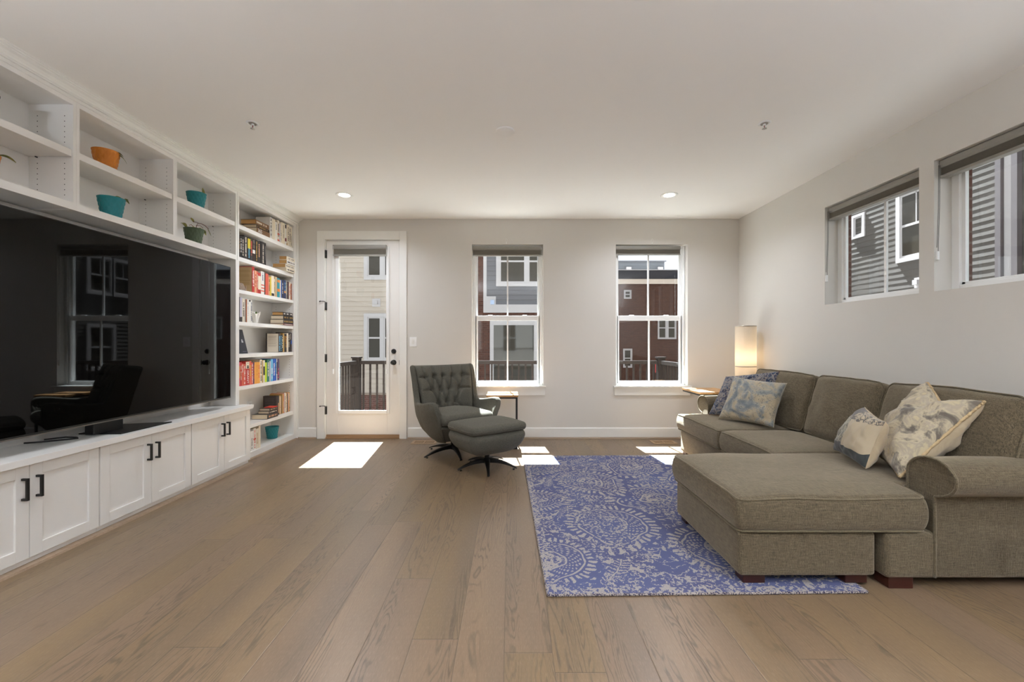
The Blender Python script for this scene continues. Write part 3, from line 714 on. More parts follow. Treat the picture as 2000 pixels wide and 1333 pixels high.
def planter(x, y, z, col, label, leaves, stems=(), saucer=False, h=0.140, group='faceted pots on the shelves', r1=0.075):
    t = empty('plant_pot', (x, y, z), 0, label, 'plant pot', group)
    zb = z+0.0005
    if saucer:
        obj('saucer', MB().lathe([(0, 0), (0.052, 0), (0.060, 0.012), (0.058, 0.013), (0.050, 0.006), (0, 0.006)], (x, y, zb), 40), col, t); zb += 0.006
    obj('pot', faceted((x, y, zb), 0.052, r1, h), col, t)
    obj('soil', MB().lathe([(0, h*0.86), (r1-0.013, h*0.86)], (x, y, zb), 24, flip=False), SOIL, t)
    for (dx, dy, dz, d, L, wd, up, curl) in leaves:
        obj('leaf', leafmesh((x+dx, y+dy, zb+h+dz), d, L, wd, up, curl), LEAF.mat, t)
    for pts in stems:
        obj('stem', MB().tube([(x+p[0], y+p[1], zb+h+p[2]) for p in pts], 0.0022, 6), STEM, t)
OR = pot_mat('orange_glaze', 'cf7f2a'); TL = pot_mat('teal_glaze', '1f7d84'); GR = pot_mat('green_glaze', '4c5c44')
planter(-2.77, 2.896, 2.365, OR, 'orange faceted pot on the upper middle cubby shelf', [(0.05, 0.01, -0.012, (0.6, 0.5, 0), 0.045, 0.014, 0.9, 1.1), (0.045, 0.03, -0.02, (1, 0.6, 0), 0.055, 0.014, 0.8, 1.6), (0.02, -0.02, -0.012, (0.6, -0.4, 0), 0.04, 0.012, 0.6, 0.9)])
planter(-2.735, 2.898, 2.0445, TL, 'teal faceted pot on the lower middle cubby shelf', [(0.02, -0.01, -0.008, (0.5, 0.3, 0), 0.05, 0.016, 1.1, 1.0), (0.045, 0.03, -0.006, (0.3, 1, 0), 0.045, 0.012, 1.0, 1.2), (0.05, 0.035, -0.012, (1, 0.2, 0), 0.035, 0.012, 1.3, 1.0)])
planter(-2.75, 3.704, 2.365, TL, 'teal faceted pot on the upper cubby shelf next to the bookcase', [(0.045, 0.035, -0.02, (0.1, -0.5, 1), 0.07, 0.010, 0.2, 0.1), (0.0, -0.02, -0.012, (0.5, 0.2, 0), 0.03, 0.008, 0.9, 1.0)])
planter(-2.75, 3.674, 2.0445, GR, 'dark green faceted pot with trailing plant on the lower cubby shelf', [(-0.02, -0.05, -0.012, (0.2, -1, 0), 0.09, 0.014, 1.0, 0.75), (0.0, -0.012, -0.01, (0.5, 0.0, 1), 0.035, 0.018, 0.1, 0.3), (0.02, 0.03, -0.008, (0.2, 0.4, 1), 0.045, 0.018, 0.1, 0.3), (0.03, 0.05, 0.0, (0.2, 1, 0), 0.045, 0.017, 0.6, 1.3), (0.0, 0.0, 0.058, (0.1, -0.9, 0.6), 0.05, 0.010, 0.2, 0.2), (0.075, 0.062, 0.02, (0.3, 0.2, -1), 0.075, 0.012, 0.0, -0.1)],
        [[(0.02, 0.0, -0.02), (0.02, 0.005, 0.03), (0.03, 0.01, 0.055), (0.0, -0.01, 0.062)], [(0.03, 0.01, 0.05), (0.04, 0.035, 0.056), (0.055, 0.06, 0.045), (0.075, 0.075, 0.02)], [(0.02, 0.0, 0.0), (0.0, -0.03, 0.03), (-0.005, -0.045, 0.02)], [(0.02, 0.0, 0.028), (0.035, 0.03, 0.036), (0.045, 0.05, 0.02)]])
planter(-2.77, 2.20, 2.365, GR, 'dark green faceted pot on the upper shelf, cut by the photo edge', [(0.03, 0.0, -0.012, (0.5, 0.3, 0), 0.04, 0.014, 0.9, 1.1)])
planter(-2.77, 2.205, 2.0445, OR, 'orange faceted pot on the lower shelf, cut by the photo edge', [(0.045, 0.03, -0.004, (0.5, 1, 0), 0.075, 0.014, 0.7, 0.8), (0.0, 0.0, -0.012, (0.5, -0.3, 0), 0.04, 0.014, 0.9, 1.1)])
planter(-2.79, 4.955, 0.0765, TL, 'teal faceted pot with saucer on the bottom bookcase shelf', [], (), True, 0.130, r1=0.074)

# ------------------------------------------------------------------ books
def ypx(px, X=2.67): return 825*X/(996-px)
PAGE = NT('book_pages'); PAGE.base(PAGE.mix(PAGE.noise(PAGE.co(scale=(3, 900, 900)), 1.0, 2), lin('c8b393'), lin('e9dcc4')), 0.9)
PAGEB = NT('aged_book_pages'); PAGEB.base(PAGEB.mix(PAGEB.noise(PAGEB.co(scale=(3, 900, 900)), 1.0, 2), lin('a97c47'), lin('c89c62')), 0.9)
WORDC = {'white': 'e8e4dd', 'cream': 'e6dac3', 'ivory': 'ded3c0', 'tan': 'c3a67c', 'black': '25211f', 'charcoal': '3a3533', 'dark brown': '3a2b25', 'brown': '7d5a3c', 'red': 'b8352f', 'coral': 'd5614c', 'pink': 'd0606a', 'orange': 'df8437', 'amber': 'e8a445', 'yellow': 'd8c23a', 'lime': 'bdd017', 'green': '2f7260', 'teal': '2f93a0', 'light blue': '6db4d6', 'sky blue': '4f9fc8', 'blue': '2457b0', 'navy': '2b3560', 'grey': '8d8781', 'lavender': 'bdb8c8', 'purple': '4f3c5c', 'maroon': '6f2430', 'rust': 'a1552d', 'peach': 'dba27c', 'gold': 'b18c4a'}
ORD = ['first', 'second', 'third', 'fourth', 'fifth', 'sixth', 'seventh', 'eighth', 'ninth', 'tenth', 'eleventh', 'twelfth', 'thirteenth', 'fourteenth', 'fifteenth', 'sixteenth', 'seventeenth', 'eighteenth', 'nineteenth', 'twentieth', 'twenty-first', 'twenty-second', 'twenty-third', 'twenty-fourth', 'twenty-fifth', 'twenty-sixth', 'twenty-seventh', 'twenty-eighth']
rb = random.Random(5)
def marks(t, kind, col, y0, y1, z0, z1, x):
    """printing on a spine: column of little strokes or a band"""
    mb = MB(); h = z1-z0; w = y1-y0; ym = (y0+y1)/2
    if kind == 'none' or w < 0.006: return
    ww = min(0.011, w*0.30)
    a, e = {'title': (0.25, 0.85), 'low': (0.1, 0.6), 'full': (0.08, 0.92), 'top': (0.6, 0.93)}.get(kind, (0.2, 0.8))
    z = z0+h*a
    while z < z0+h*e:
        dz = rb.uniform(0.004, 0.011)
        if rb.random() < 0.8: mb.box(x, x+0.0006, ym-ww*rb.uniform(0.6, 1), ym+ww*rb.uniform(0.6, 1), z, z+dz*0.7)
        z += dz
    if mb.v: obj('spine_lettering', mb, paint(WORDC[col], 0.6), t)
def band(t, col, y0, y1, za, zb, x):
    obj('spine_label', MB().box(x, x+0.0005, y0+0.001, y1-0.001, za, zb), paint(WORDC[col], 0.6), t)
def book_up(y0, y1, z, h, col, label, group, X=-2.668, depth=None, mk=('title', 'white'), pages=None, bands=(), name='book'):
    depth = depth or min(0.165, 0.62*h+0.01)
    y0 += 0.0007; y1 -= 0.0007; w = y1-y0
    t = empty(name, (X-depth/2, (y0+y1)/2, z), 0, label, 'book', group)
    z += 0.0005; c = min(0.003, w*0.2)
    mb = MB().box(X-depth, X-c, y0, y0+c, z, z+h).box(X-depth, X-c, y1-c, y1, z, z+h)
    mb.prism([(X-c, y0), (X-c*0.2, y0+c*0.6), (X, y0+w*0.3), (X, y1-w*0.3), (X-c*0.2, y1-c*0.6), (X-c, y1)], 'z', z, z+h)
    obj('cover', mb, paint(WORDC[col], 0.5, name='cover_'+col.replace(' ', '_')), t)
    obj('pages', MB().box(X-depth+0.004, X-c, y0+c, y1-c, z+0.003, z+h-0.003), pages or PAGE.mat, t)
    if mk: marks(t, mk[0], mk[1], y0, y1, z, z+h, X+0.0001)
    for bc, f0, f1 in bands: band(t, bc, y0, y1, z+h*f0, z+h*f1, X+0.0002)
    return t
def size(h): return 'tall ' if h > 0.238 else ('short ' if h < 0.205 else '')
def shelf_row(px, X, z, items, shelf, group):
    """px: list of spine edges along the shelf (as seen), turned into distances on the spine plane"""
    ys = [ypx(p, -X) for p in px]
    if ys[-1] > 5.169:
        k0 = max(0, len(ys)-9); y0_ = ys[k0]; f_ = (5.169-y0_)/(ys[-1]-y0_)
        ys = ys[:k0]+[y0_+(y-y0_)*f_ for y in ys[k0:]]
    for i, it in enumerate(items):
        h, col, mk = it[0], it[1], it[2]; bands = it[3] if len(it) > 3 else ()
        ex = (' with '+it[4]) if len(it) > 4 else ''
        lab = '%s%s book%s, %s from the left %s' % (size(h), col, ex, ORD[i], shelf)
        if len(lab.split()) > 16: lab = '%s book%s, %s from the left %s' % (col, ex, ORD[i], shelf)
        book_up(ys[i], ys[i+1], z, h, col, lab, group, X, mk=mk, bands=bands)
def book_flat(x0, x1, y0, y1, z, h, col, label, group, pages=None, mk='white', txt=None):
    """lying book, spine to the room (+x), page foot toward the viewer (-y)"""
    t = empty('book', ((x0+x1)/2, (y0+y1)/2, z), 0, label, 'book', group)
    z += 0.0004; h -= 0.0006; c = min(0.003, h*0.12)
    mb = MB().box(x0, x1-c, y0, y1, z, z+c).box(x0, x1-c, y0, y1, z+h-c, z+h).prism([(x1-c, z), (x1-0.0005, z+c), (x1, z+h*0.3), (x1, z+h*0.7), (x1-0.0005, z+h-c), (x1-c, z+h)], 'y', y0, y1)
    obj('cover', mb, paint(WORDC[col], 0.5, name='cover_'+col.replace(' ', '_')), t)
    obj('pages', MB().box(x0+0.004, x1-c, y0+0.003, y1-0.003, z+c, z+h-c), pages or PAGE.mat, t)
    if txt:
        m = Matrix.Translation((x1+0.0005, y0+0.055, z+h*0.5)) @ Matrix.Rotation(PI/2, 4, 'Z') @ Matrix.Rotation(PI/2, 4, 'X')
        textmesh(txt, h*0.95, paint(WORDC['white'], 0.6), m, t, 'spine_number')
    elif mk:
        m2 = MB(); y = y0+0.015
        while y < y1-0.02:
            d = rb.uniform(0.006, 0.014)
            if rb.random() < 0.78: m2.box(x1, x1+0.0006, y, y+d*0.7, z+h*0.32, z+h*0.68)
            y += d
        obj('spine_lettering', m2, paint(WORDC[mk], 0.6), t)
    return t
T1, W1 = ('title', 'charcoal'), ('title', 'white')
# shelf 1 : white books
g = 'books on the top shelf'
X = -2.668
ya, yb = ypx(501), ypx(526.5)
book_flat(X-0.155, X+0.002, ya, yb, 2.357, 0.056, 'brown', 'tan-brown book numbered 365, lowest of the flat stack on the top shelf', g, txt='365')
book_flat(X-0.150, X-0.002, ya+0.004, yb-0.004, 2.413, 0.034, 'dark brown', 'dark-spined book, middle of the flat stack on the top shelf', g, mk='gold')
book_flat(X-0.166, X-0.004, ya-0.008, yb-0.01, 2.447, 0.050, 'brown', 'thick book with tan pages, topmost of the flat stack on the top shelf', g, pages=PAGEB.mat, mk='ivory')
shelf_row([527.5, 531.5, 535, 537.7, 541.9, 546, 548, 551.3, 558, 561.3, 563.5, 567.5, 570.8, 573.4], -2.668, 2.357,
  [(0.24, 'white', ('full', 'black')), (0.238, 'ivory', None), (0.238, 'cream', None), (0.216, 'white', ('top', 'grey')), (0.25, 'ivory', T1, (('coral', 0.05, 0.12), ('coral', 0.32, 0.40)), 'orange bands'), (0.225, 'lavender', None), (0.244, 'ivory', ('low', 'grey')), (0.253, 'cream', ('title', 'grey')), (0.251, 'white', None, (('maroon', 0.18, 0.34), ('charcoal', 0.8, 0.97)), 'a dark red label'), (0.245, 'ivory', None, (('gold', 0.03, 0.13),)), (0.262, 'cream', T1), (0.258, 'ivory', T1), (0.255, 'cream', ('low', 'grey'))], 'among top-shelf white books', g)
# shelf 2 : black books
g = 'books on the second shelf'
shelf_row([467.3, 469.2, 472.7, 476.6, 483.6, 489.3, 493.3, 498.5, 504.0, 508.2, 511, 517, 519.9], -2.668, 2.040,
  [(0.215, 'charcoal', ('title', 'gold')), (0.218, 'black', W1), (0.222, 'black', ('full', 'ivory')), (0.236, 'charcoal', ('full', 'ivory')), (0.236, 'black', ('low', 'light blue'), (('yellow', 0.50, 0.93), ), 'yellow and blue lettering'), (0.236, 'charcoal', ('title', 'coral')), (0.236, 'dark brown', ('top', 'grey'), (('white', 0.36, 0.52),), 'a white spine label'), (0.238, 'black', ('full', 'gold')), (0.236, 'charcoal', ('title', 'peach')), (0.243, 'black', None), (0.246, 'charcoal', ('full', 'ivory')), (0.243, 'black', ('title', 'grey'))], 'among second-shelf black books', g)
ya, yb, X = 4.945, 5.148, -2.622
book_flat(X-0.150, X+0.000, ya+0.01, yb, 2.040, 0.040, 'ivory', 'ivory paperback, lowest of the right-hand stack on the second shelf', g, mk='charcoal')
book_flat(X-0.158, X-0.006, ya, yb, 2.080, 0.046, 'ivory', 'ivory paperback, second from bottom of the second-shelf stack', g, PAGEB.mat, mk='grey')
book_flat(X-0.090, X+0.004, ya+0.012, yb-0.004, 2.126, 0.046, 'white', 'white paperback with bold lettering, second from top of the second-shelf stack', g, PAGEB.mat, mk='black')
book_flat(X-0.088, X+0.002, ya+0.012, yb-0.006, 2.172, 0.044, 'cream', 'small cream paperback, topmost of the right-hand stack on the second shelf', g, PAGEB.mat, mk='grey')
# shelf 3 : rainbow books
g = 'books on the third shelf'
shelf_row([492.5, 497.3, 501.4, 504.0, 509.9, 516.6, 518.6, 521.8, 524.6, 527.6, 530.2, 535.6, 537.2, 541.4, 546.8, 549.0, 550.8, 553.2, 555.3, 559.6, 562.6, 565, 566.6, 568.6, 570.6, 573.4], -2.668, 1.718,
  [(0.268, 'red', ('title', 'white'), (), 'a tan back cover'), (0.236, 'peach', ('title', 'red')), (0.232, 'coral', ('title', 'ivory')), (0.222, 'red', None, (('cream', 0.2, 0.85),), 'a cream label panel'), (0.246, 'white', ('top', 'navy'), (('coral', 0.12, 0.17), ('coral', 0.25, 0.30), ('coral', 0.38, 0.43)), 'red stripes'), (0.236, 'black', None), (0.238, 'coral', None), (0.236, 'coral', None), (0.205, 'peach', T1), (0.212, 'yellow', None), (0.232, 'cream', None, (('charcoal', 0.02, 0.15),), 'a black foot label'), (0.200, 'ivory', T1), (0.232, 'tan', None), (0.222, 'teal', None, (('orange', 0.78, 0.92), ('orange', 0.3, 0.45)), 'orange patches'), (0.206, 'ivory', None), (0.21, 'blue', None), (0.214, 'charcoal', ('title', 'white')), (0.216, 'navy', None), (0.222, 'navy', ('title', 'light blue'), (('amber', 0.30, 0.42),), 'an orange spot'), (0.222, 'grey', ('title', 'ivory')), (0.212, 'black', None), (0.212, 'maroon', None), (0.196, 'ivory', ('title', 'red')), (0.212, 'cream', ('title', 'red')), (0.200, 'rust', ('title', 'grey'))], 'on the third shelf', g)
t = empty('glasses_case', (-2.67, 4.22, 1.718), 0, 'small leopard-patterned folding case on the third shelf', 'case')
N = NT('leopard_print'); v = N.n('TexVoronoi', Vector=N.co(), Scale=110.0); N.base(N.ramp(v.outputs[0], [(0.2, lin('c9b49a')), (0.42, lin('4b3c34')), (0.7, lin('9a8674'))]), 0.6)
obj('body', MB().prism([(-2.735, 1.7185), (-2.655, 1.7185), (-2.665, 1.738), (-2.690, 1.795), (-2.712, 1.795), (-2.728, 1.745)], 'y', 4.165, 4.262), N.mat, t, bevel=0.003)
obj('clasp', MB().box(-2.672, -2.6605, 4.2622, 4.2665, 1.7185, 1.775), paint('b49a84', 0.6), t)
# shelf 4
g = 'books on the fourth shelf'
shelf_row([467.6, 468.8, 473.2, 478.6, 480.5, 482.7, 486.2, 489.6, 492.4], -2.668, 1.403,
  [(0.245, 'black', None), (0.243, 'lavender', None, (('charcoal', 0.0, 0.2),)), (0.232, 'ivory', ('title', 'charcoal')), (0.232, 'grey', None), (0.232, 'rust', None), (0.234, 'white', ('title', 'lavender')), (0.23, 'white', None, (('black', 0.93, 1.0),), 'a black top edge'), (0.232, 'white', ('full', 'navy'))], 'on the fourth shelf', g)
t = empty('paper_vase', (-2.72, 4.515, 1.403), 0, 'small crumpled white vase with green sprigs on the fourth shelf', 'vase')
P = []
for i in range(36):
    a = 2*PI*i/36; row = []
    for j in range(9):
        v_ = j/8; r = 0.022+0.022*v_**1.4; r *= 1+0.16*math.sin(a*6+2*v_)*(0.3+v_)
        row.append((-2.72+r*math.cos(a), 4.515+r*math.sin(a), 1.4055+0.110*v_+0.012*v_*math.sin(a*3+1)))
    P.append(row)
obj('vase_body', MB().grid(P, 0, True, True).lathe([(0, 0), (0.022, 0)], (-2.72, 4.515, 1.4055), 36), paint('f0ece4', 0.7), t, solid=0.002)
for dx, dy in ((0.01, -0.01), (-0.005, 0.02), (0.012, 0.022)):
    obj('sprig', leafmesh((-2.72+dx, 4.515+dy, 1.48), (dx*10, dy*12, 1), 0.05, 0.008, 0.1, 0.1), paint('6f8a4c', 0.6), t)
ya, yb, X = 4.925, 5.150, -2.640
zz = 1.403
for h_, col, dx, pg, lb in ((0.020, 'maroon', 0.0, None, 'thin maroon book, lowest of the flat stack on the fourth shelf'), (0.048, 'charcoal', 0.0, None, 'thick charcoal book, second from bottom of the fourth-shelf stack'), (0.047, 'black', 0.004, None, 'thick black book, second from top of the fourth-shelf stack'), (0.038, 'charcoal', 0.012, PAGEB.mat, 'charcoal paperback with tan pages, topmost of the fourth-shelf stack')):
    book_flat(X-0.158+dx*2, X-dx*0.4, ya, yb-dx, zz, h_, col, lb, g, pg, mk='gold' if h_ > 0.04 else 'white'); zz += h_
# shelf 5
g = 'books on the fifth shelf'
t = empty('book', (-2.72, 4.24, 1.085), 0, 'navy-black book displayed leaning face-out at the left of the fifth shelf', 'book', g)
P0 = [(-2.700, 1.0855), (-2.686, 1.0865), (-2.744, 1.330), (-2.758, 1.329)]
obj('cover', MB().prism(P0, 'y', 4.140, 4.332), paint('26262e', 0.4, name='navy_black_cover'), t, bevel=0.001)
mt = Matrix.Translation((-2.7145, 4.282, 1.212)) @ Matrix.Rotation(PI/2, 4, 'Z') @ Matrix.Rotation(PI/2-0.235, 4, 'X')
textmesh('&', 0.05, paint('d8d8dc', 0.5), mt, t, 'cover_lettering')
mt = Matrix.Translation((-2.6895, 4.285, 1.108)) @ Matrix.Rotation(PI/2, 4, 'Z') @ Matrix.Rotation(PI/2-0.235, 4, 'X')
obj('cover_line', MB().box(-2.6905, -2.6895, 4.25, 4.315, 1.106, 1.110), paint('7d7d90', 0.5), t)
shelf_row([544.2, 548.2, 550.6, 553.2, 556.4, 558.8, 561.6, 565.6, 568.2, 570.8, 573.4], -2.668, 1.085,
  [(0.222, 'charcoal', ('full', 'light blue'), (), 'a cream back cover'), (0.206, 'black', ('full', 'light blue')), (0.206, 'charcoal', W1), (0.222, 'gold', None), (0.216, 'charcoal', ('top', 'amber')), (0.216, 'black', ('title', 'amber')), (0.226, 'ivory', None), (0.236, 'charcoal', ('title', 'ivory')), (0.236, 'black', ('top', 'ivory')), (0.234, 'dark brown', None, (('blue', 0.4, 0.6),))], 'in the dark fifth-shelf row', g)
def back_cover(yc, x0, x1, z0, h, col, line, parent_label):
    for o in COL.objects:
        if o.get('label', '').strip() == parent_label:
            mb = MB(); mb.box(x0, x1, yc-0.0009, yc-0.0004, z0, z0+h); obj('back_cover', mb, paint(WORDC[col], 0.6), o)
            m2 = MB(); z = z0+h*0.28
            while z < z0+h*0.88:
                if rb.random() < 0.82: m2.box(x0+0.012, x1-0.012-rb.uniform(0, 0.02), yc-0.0013, yc-0.0009, z, z+0.0022)
                z += 0.0055
            obj('back_cover_text', m2, paint(line, 0.7), o); return
back_cover(ypx(544.2, 2.668)+0.0007, -2.80, -2.672, 1.088, 0.214, 'ivory', 'b2a598', 'charcoal book with a cream back cover, first from the left in the dark fifth-shelf row')
back_cover(ypx(492.5, 2.668)+0.0007, -2.83, -2.672, 1.722, 0.258, 'tan', 'a58c55', 'tall red book with a tan back cover, first from the left on the third shelf')
# shelf 6 : rainbow
g = 'books on the sixth shelf'
shelf_row([466.8, 469.5, 472.4, 475.6, 480.1, 487.1, 491.3, 494.6, 497.1, 500.8, 503.8, 508.1, 512.1, 514.1, 517.7, 521.5, 526.3, 529.1, 533.4, 537.6, 540.2, 541.8, 545.6], -2.668, 0.765,
  [(0.236, 'pink', ('title', 'yellow')), (0.238, 'red', ('title', 'ivory')), (0.222, 'coral', ('top', 'white')), (0.216, 'coral', ('full', 'white')), (0.238, 'red', None, (('cream', 0.70, 0.99),), 'GRANT lettering and portrait'), (0.242, 'coral', ('title', 'yellow')), (0.226, 'coral', ('full', 'white')), (0.228, 'purple', ('title', 'coral')), (0.226, 'amber', None), (0.226, 'amber', ('title', 'orange')), (0.224, 'amber', ('title', 'coral')), (0.250, 'cream', ('full', 'charcoal')), (0.242, 'gold', None), (0.240, 'ivory', None, (('charcoal', 0.33, 0.72),), 'a black label'), (0.214, 'lime', None), (0.246, 'green', ('title', 'ivory')), (0.226, 'lavender', None), (0.246, 'light blue', ('low', 'white')), (0.248, 'blue', ('title', 'white')), (0.250, 'blue', ('title', 'light blue')), (0.246, 'cream', None, (('black', 0.3, 0.85),)), (0.244, 'purple', ('low', 'pink'))], 'in the rainbow row', g)
for o in list(COL.objects):
    if 'GRANT' in o.get('label', ''):
        yy = (ypx(480.1)+ypx(487.1))/2
        m = Matrix.Translation((-2.6672, yy, 0.848)) @ Matrix.Rotation(PI/2, 4, 'Z') @ Matrix.Rotation(PI/2, 4, 'X') @ Matrix.Rotation(-PI/2, 4, 'Z')
        textmesh('GRANT', 0.040, paint(WORDC['white'], 0.6), m, o, 'spine_title')
        b = MB().box(-2.6668, -2.6662, yy-0.014, yy+0.014, 0.935, 0.952).box(-2.6668, -2.6662, yy-0.010, yy+0.010, 0.952, 0.966).box(-2.6668, -2.6662, yy-0.007, yy+0.007, 0.984, 0.990)
        obj('portrait_figure', b, paint('3a3533', 0.6), o)
# shelf 7
g = 'books on the seventh shelf'
shelf_row([539.2, 542.2, 545.6, 549.2, 551.2, 553.8, 556.2, 557.8, 561.0, 565.2, 567.4, 570.4, 573.0], -2.690, 0.358,
  [(0.225, 'dark brown', None, (), 'a black back cover'), (0.222, 'charcoal', ('low', 'peach')), (0.216, 'tan', ('full', 'ivory')), (0.212, 'brown', None), (0.226, 'gold', None), (0.234, 'peach', ('low', 'white')), (0.236, 'rust', None), (0.238, 'white', ('title', 'grey')), (0.228, 'tan', ('full', 'white')), (0.226, 'charcoal', None), (0.23, 'peach', ('top', 'white')), (0.234, 'gold', ('full', 'ivory'))], 'in the seventh-shelf row', g)
back_cover(ypx(539.2, 2.69)+0.0007, -2.826, -2.694, 0.36, 0.222, 'charcoal', '5b544f', 'dark brown book with a black back cover, first from the left in the seventh-shelf row')
ya, yb, X = 4.610, 4.822, -2.650
book_flat(X-0.170, X+0.004, ya, yb, 0.358, 0.054, 'charcoal', 'thick charcoal book, lowest of the flat stack on the seventh shelf', g, mk='peach')
book_flat(X-0.122, X+0.002, ya+0.035, yb-0.004, 0.412, 0.030, 'dark brown', 'dark brown book, middle of the flat stack on the seventh shelf', g, mk='ivory')
book_flat(X-0.120, X-0.002, ya+0.055, yb-0.004, 0.442, 0.026, 'charcoal', 'charcoal book, upper book of the flat stack on the seventh shelf', g, mk='tan')
tag(obj('notebook', MB().box(X-0.09, X-0.002, ya+0.10, yb-0.002, 0.4687, 0.4775), paint('d0402f', 0.5), bevel=0.001), 'thin red notebook on top of the flat stack on the seventh shelf', 'notebook')
# shelf 8
g = 'books on the bottom shelf'
shelf_row([487.0, 489.2, 495.0, 500.1, 505.3, 509.2], -2.668, 0.0765,
  [(0.225, 'ivory', None), (0.205, 'white', ('low', 'grey')), (0.224, 'white', ('full', 'coral'), (('coral', 0.46, 0.54),), 'red lettering'), (0.212, 'ivory', ('title', 'tan')), (0.232, 'cream', None)], 'on the bottom shelf', g)
# ================================================================== rug
from mathutils import noise as mnoise
def vnoise(x, y, sc, seed=0, octv=3):
    """tileless value noise on numpy arrays, 0..1"""
    out_ = np.zeros_like(x); amp = 1.0; tot = 0.0
    for o in range(octv):
        rs = np.random.RandomState(seed*31+o*7+3); tab = rs.rand(256, 256)
        xx = x*sc*2**o+100; yy = y*sc*2**o+100
        xi = np.floor(xx).astype(int); yi = np.floor(yy).astype(int); fx = xx-xi; fy = yy-yi
        fx = fx*fx*(3-2*fx); fy = fy*fy*(3-2*fy)
        a = tab[xi % 256, yi % 256]; b = tab[(xi+1) % 256, yi % 256]; c = tab[xi % 256, (yi+1) % 256]; d = tab[(xi+1) % 256, (yi+1) % 256]
        out_ += amp*((a*(1-fx)+b*fx)*(1-fy)+(c*(1-fx)+d*fx)*fy); tot += amp; amp *= 0.55
    return out_/tot
def sst(e0, e1, x):
    t_ = np.clip((x-e0)/(e1-e0), 0, 1); return t_*t_*(3-2*t_)
def rug_pattern(x, y):
    """1 = cream, 0 = blue, on rug coordinates in metres (x across, y away)"""
    wx = x+0.020*(vnoise(x, y, 9, 1)-0.5)*2; wy = y+0.020*(vnoise(x, y, 9, 2)-0.5)*2
    pat = np.zeros_like(x); cover = np.zeros_like(x)
    meds = [(0.50, 0.78, 0.235, -100), (0.53, 1.62, 0.22, -60), (0.96, 1.22, 0.25, 200), (0.02, 1.20, 0.17, 0), (0.05, 0.32, 0.19, -110), (1.06, 0.42, 0.24, 60), (0.10, 2.05, 0.2, 30), (1.02, 2.05, 0.23, 240), (1.48, 0.8, 0.22, 170), (1.5, 1.7, 0.22, 200)]
    for cx, cy, s, ang in meds:
        dx = wx-cx; dy = wy-cy; r = np.hypot(dx, dy)/s; th = np.arctan2(dy, dx)-R(ang)
        th = (th+PI) % (2*PI)-PI
        Rt = 1.0+0.42*np.exp(-(th/0.42)**2)
        q = r/Rt
        inside = q < 1.42
        band = np.zeros_like(x)
        band = np.maximum(band, sst(0.035, 0.018, np.abs(q-0.93)))
        band = np.maximum(band, sst(0.040, 0.022, np.abs(q-0.42)))
        band = np.maximum(band, sst(0.032, 0.018, np.abs(q-0.26)) * (vnoise(x, y, 60, 5) > 0.35))
        pet = (np.cos(th*38+3*vnoise(x, y, 12, 61)) > -0.05) & (q > 1.03) & (q < 1.27+0.05*np.cos(th*17))
        band = np.maximum(band, pet*0.95)
        dots = (np.cos(th*22+q*14)*np.cos(q*42) > 0.30) & (q > 0.5) & (q < 0.86)
        band = np.maximum(band, dots*0.8)
        core = (vnoise(x, y, 55, 8, 2) > 0.50) & (q < 0.38)
        band = np.maximum(band, core*0.8)
        pat = np.where(inside & (cover < 0.5), band, pat); cover = np.maximum(cover, inside*1.0)
    # vines of leaves between the medallions
    vines = [[(0.30, 0.10), (0.42, 0.22), (0.48, 0.42)], [(0.70, 1.15), (0.86, 0.98), (1.15, 0.86)], [(0.62, 1.95), (0.78, 1.75), (0.80, 1.5)], [(0.18, 0.85), (0.26, 1.0), (0.30, 1.3)], [(0.75, 0.5), (0.86, 0.35), (0.84, 0.12)], [(0.32, 1.3), (0.5, 1.25), (0.68, 1.2)], [(0.3, 2.0), (0.4, 2.2), (0.6, 2.3)], [(1.25, 0.9), (1.3, 1.2), (1.28, 1.6)], [(0.16, 1.5), (0.2, 1.7), (0.3, 1.85)]]
    for p0, p1, p2 in vines:
        best = np.full_like(x, 9.0); tt = np.zeros_like(x); side = np.zeros_like(x)
        for k in range(60):
            t_ = k/59; bx = (1-t_)**2*p0[0]+2*t_*(1-t_)*p1[0]+t_*t_*p2[0]; by = (1-t_)**2*p0[1]+2*t_*(1-t_)*p1[1]+t_*t_*p2[1]
            d = np.hypot(wx-bx, wy-by); m = d < best
            best = np.where(m, d, best); tt = np.where(m, t_, tt)
        stem = best < 0.005
        L = math.dist(p0, p1)+math.dist(p1, p2); n = L/0.030
        ph = (tt*n-best*14) % 1.0
        leaf = (best > 0.008) & (best < 0.055*(0.5+np.sin(tt*PI)*0.6)) & (np.abs(ph-0.5) < 0.27*(1-best/0.075))
        v = np.maximum(stem*0.9, leaf*0.95)
        m = (best < 0.058) & (cover < 0.5)
        pat = np.where(m & (v > 0), v, pat)
        cover = np.maximum(cover, (best < 0.05)*1.0)
    # scrolling filler
    f1 = vnoise(wx, wy*1.0, 26, 11, 3); f2 = vnoise(wx*1.0, wy, 14, 12, 2)
    fill = (np.abs(f1-0.5) < 0.042) | ((f2 > 0.66) & (f1 > 0.50))
    pat = np.where((cover < 0.5), fill*0.85, pat)
    # wear
    wear = vnoise(x, y*1.0, 6, 21, 4); speck = vnoise(x, y, 130, 22, 2)
    edge = np.minimum(np.minimum(x, 1.522-x), np.minimum(y, 2.44-y))
    strk = vnoise(x*3.0, y, 45, 23, 2)
    keep = sst(0.34, 0.54, wear+0.30*(speck-0.5)+0.45*(strk-0.5)+0.10*sst(0, 0.3, edge)+0.02)
    pat = pat*keep
    extra = ((vnoise(x, y*1.0, 100, 31, 2) > 0.58)) & (wear < 0.50)
    pat = np.maximum(pat, extra*0.7)
    border = (edge < 0.045) & (vnoise(x, y, 80, 41, 2) > 0.56)
    pat = np.maximum(pat, border*0.85)
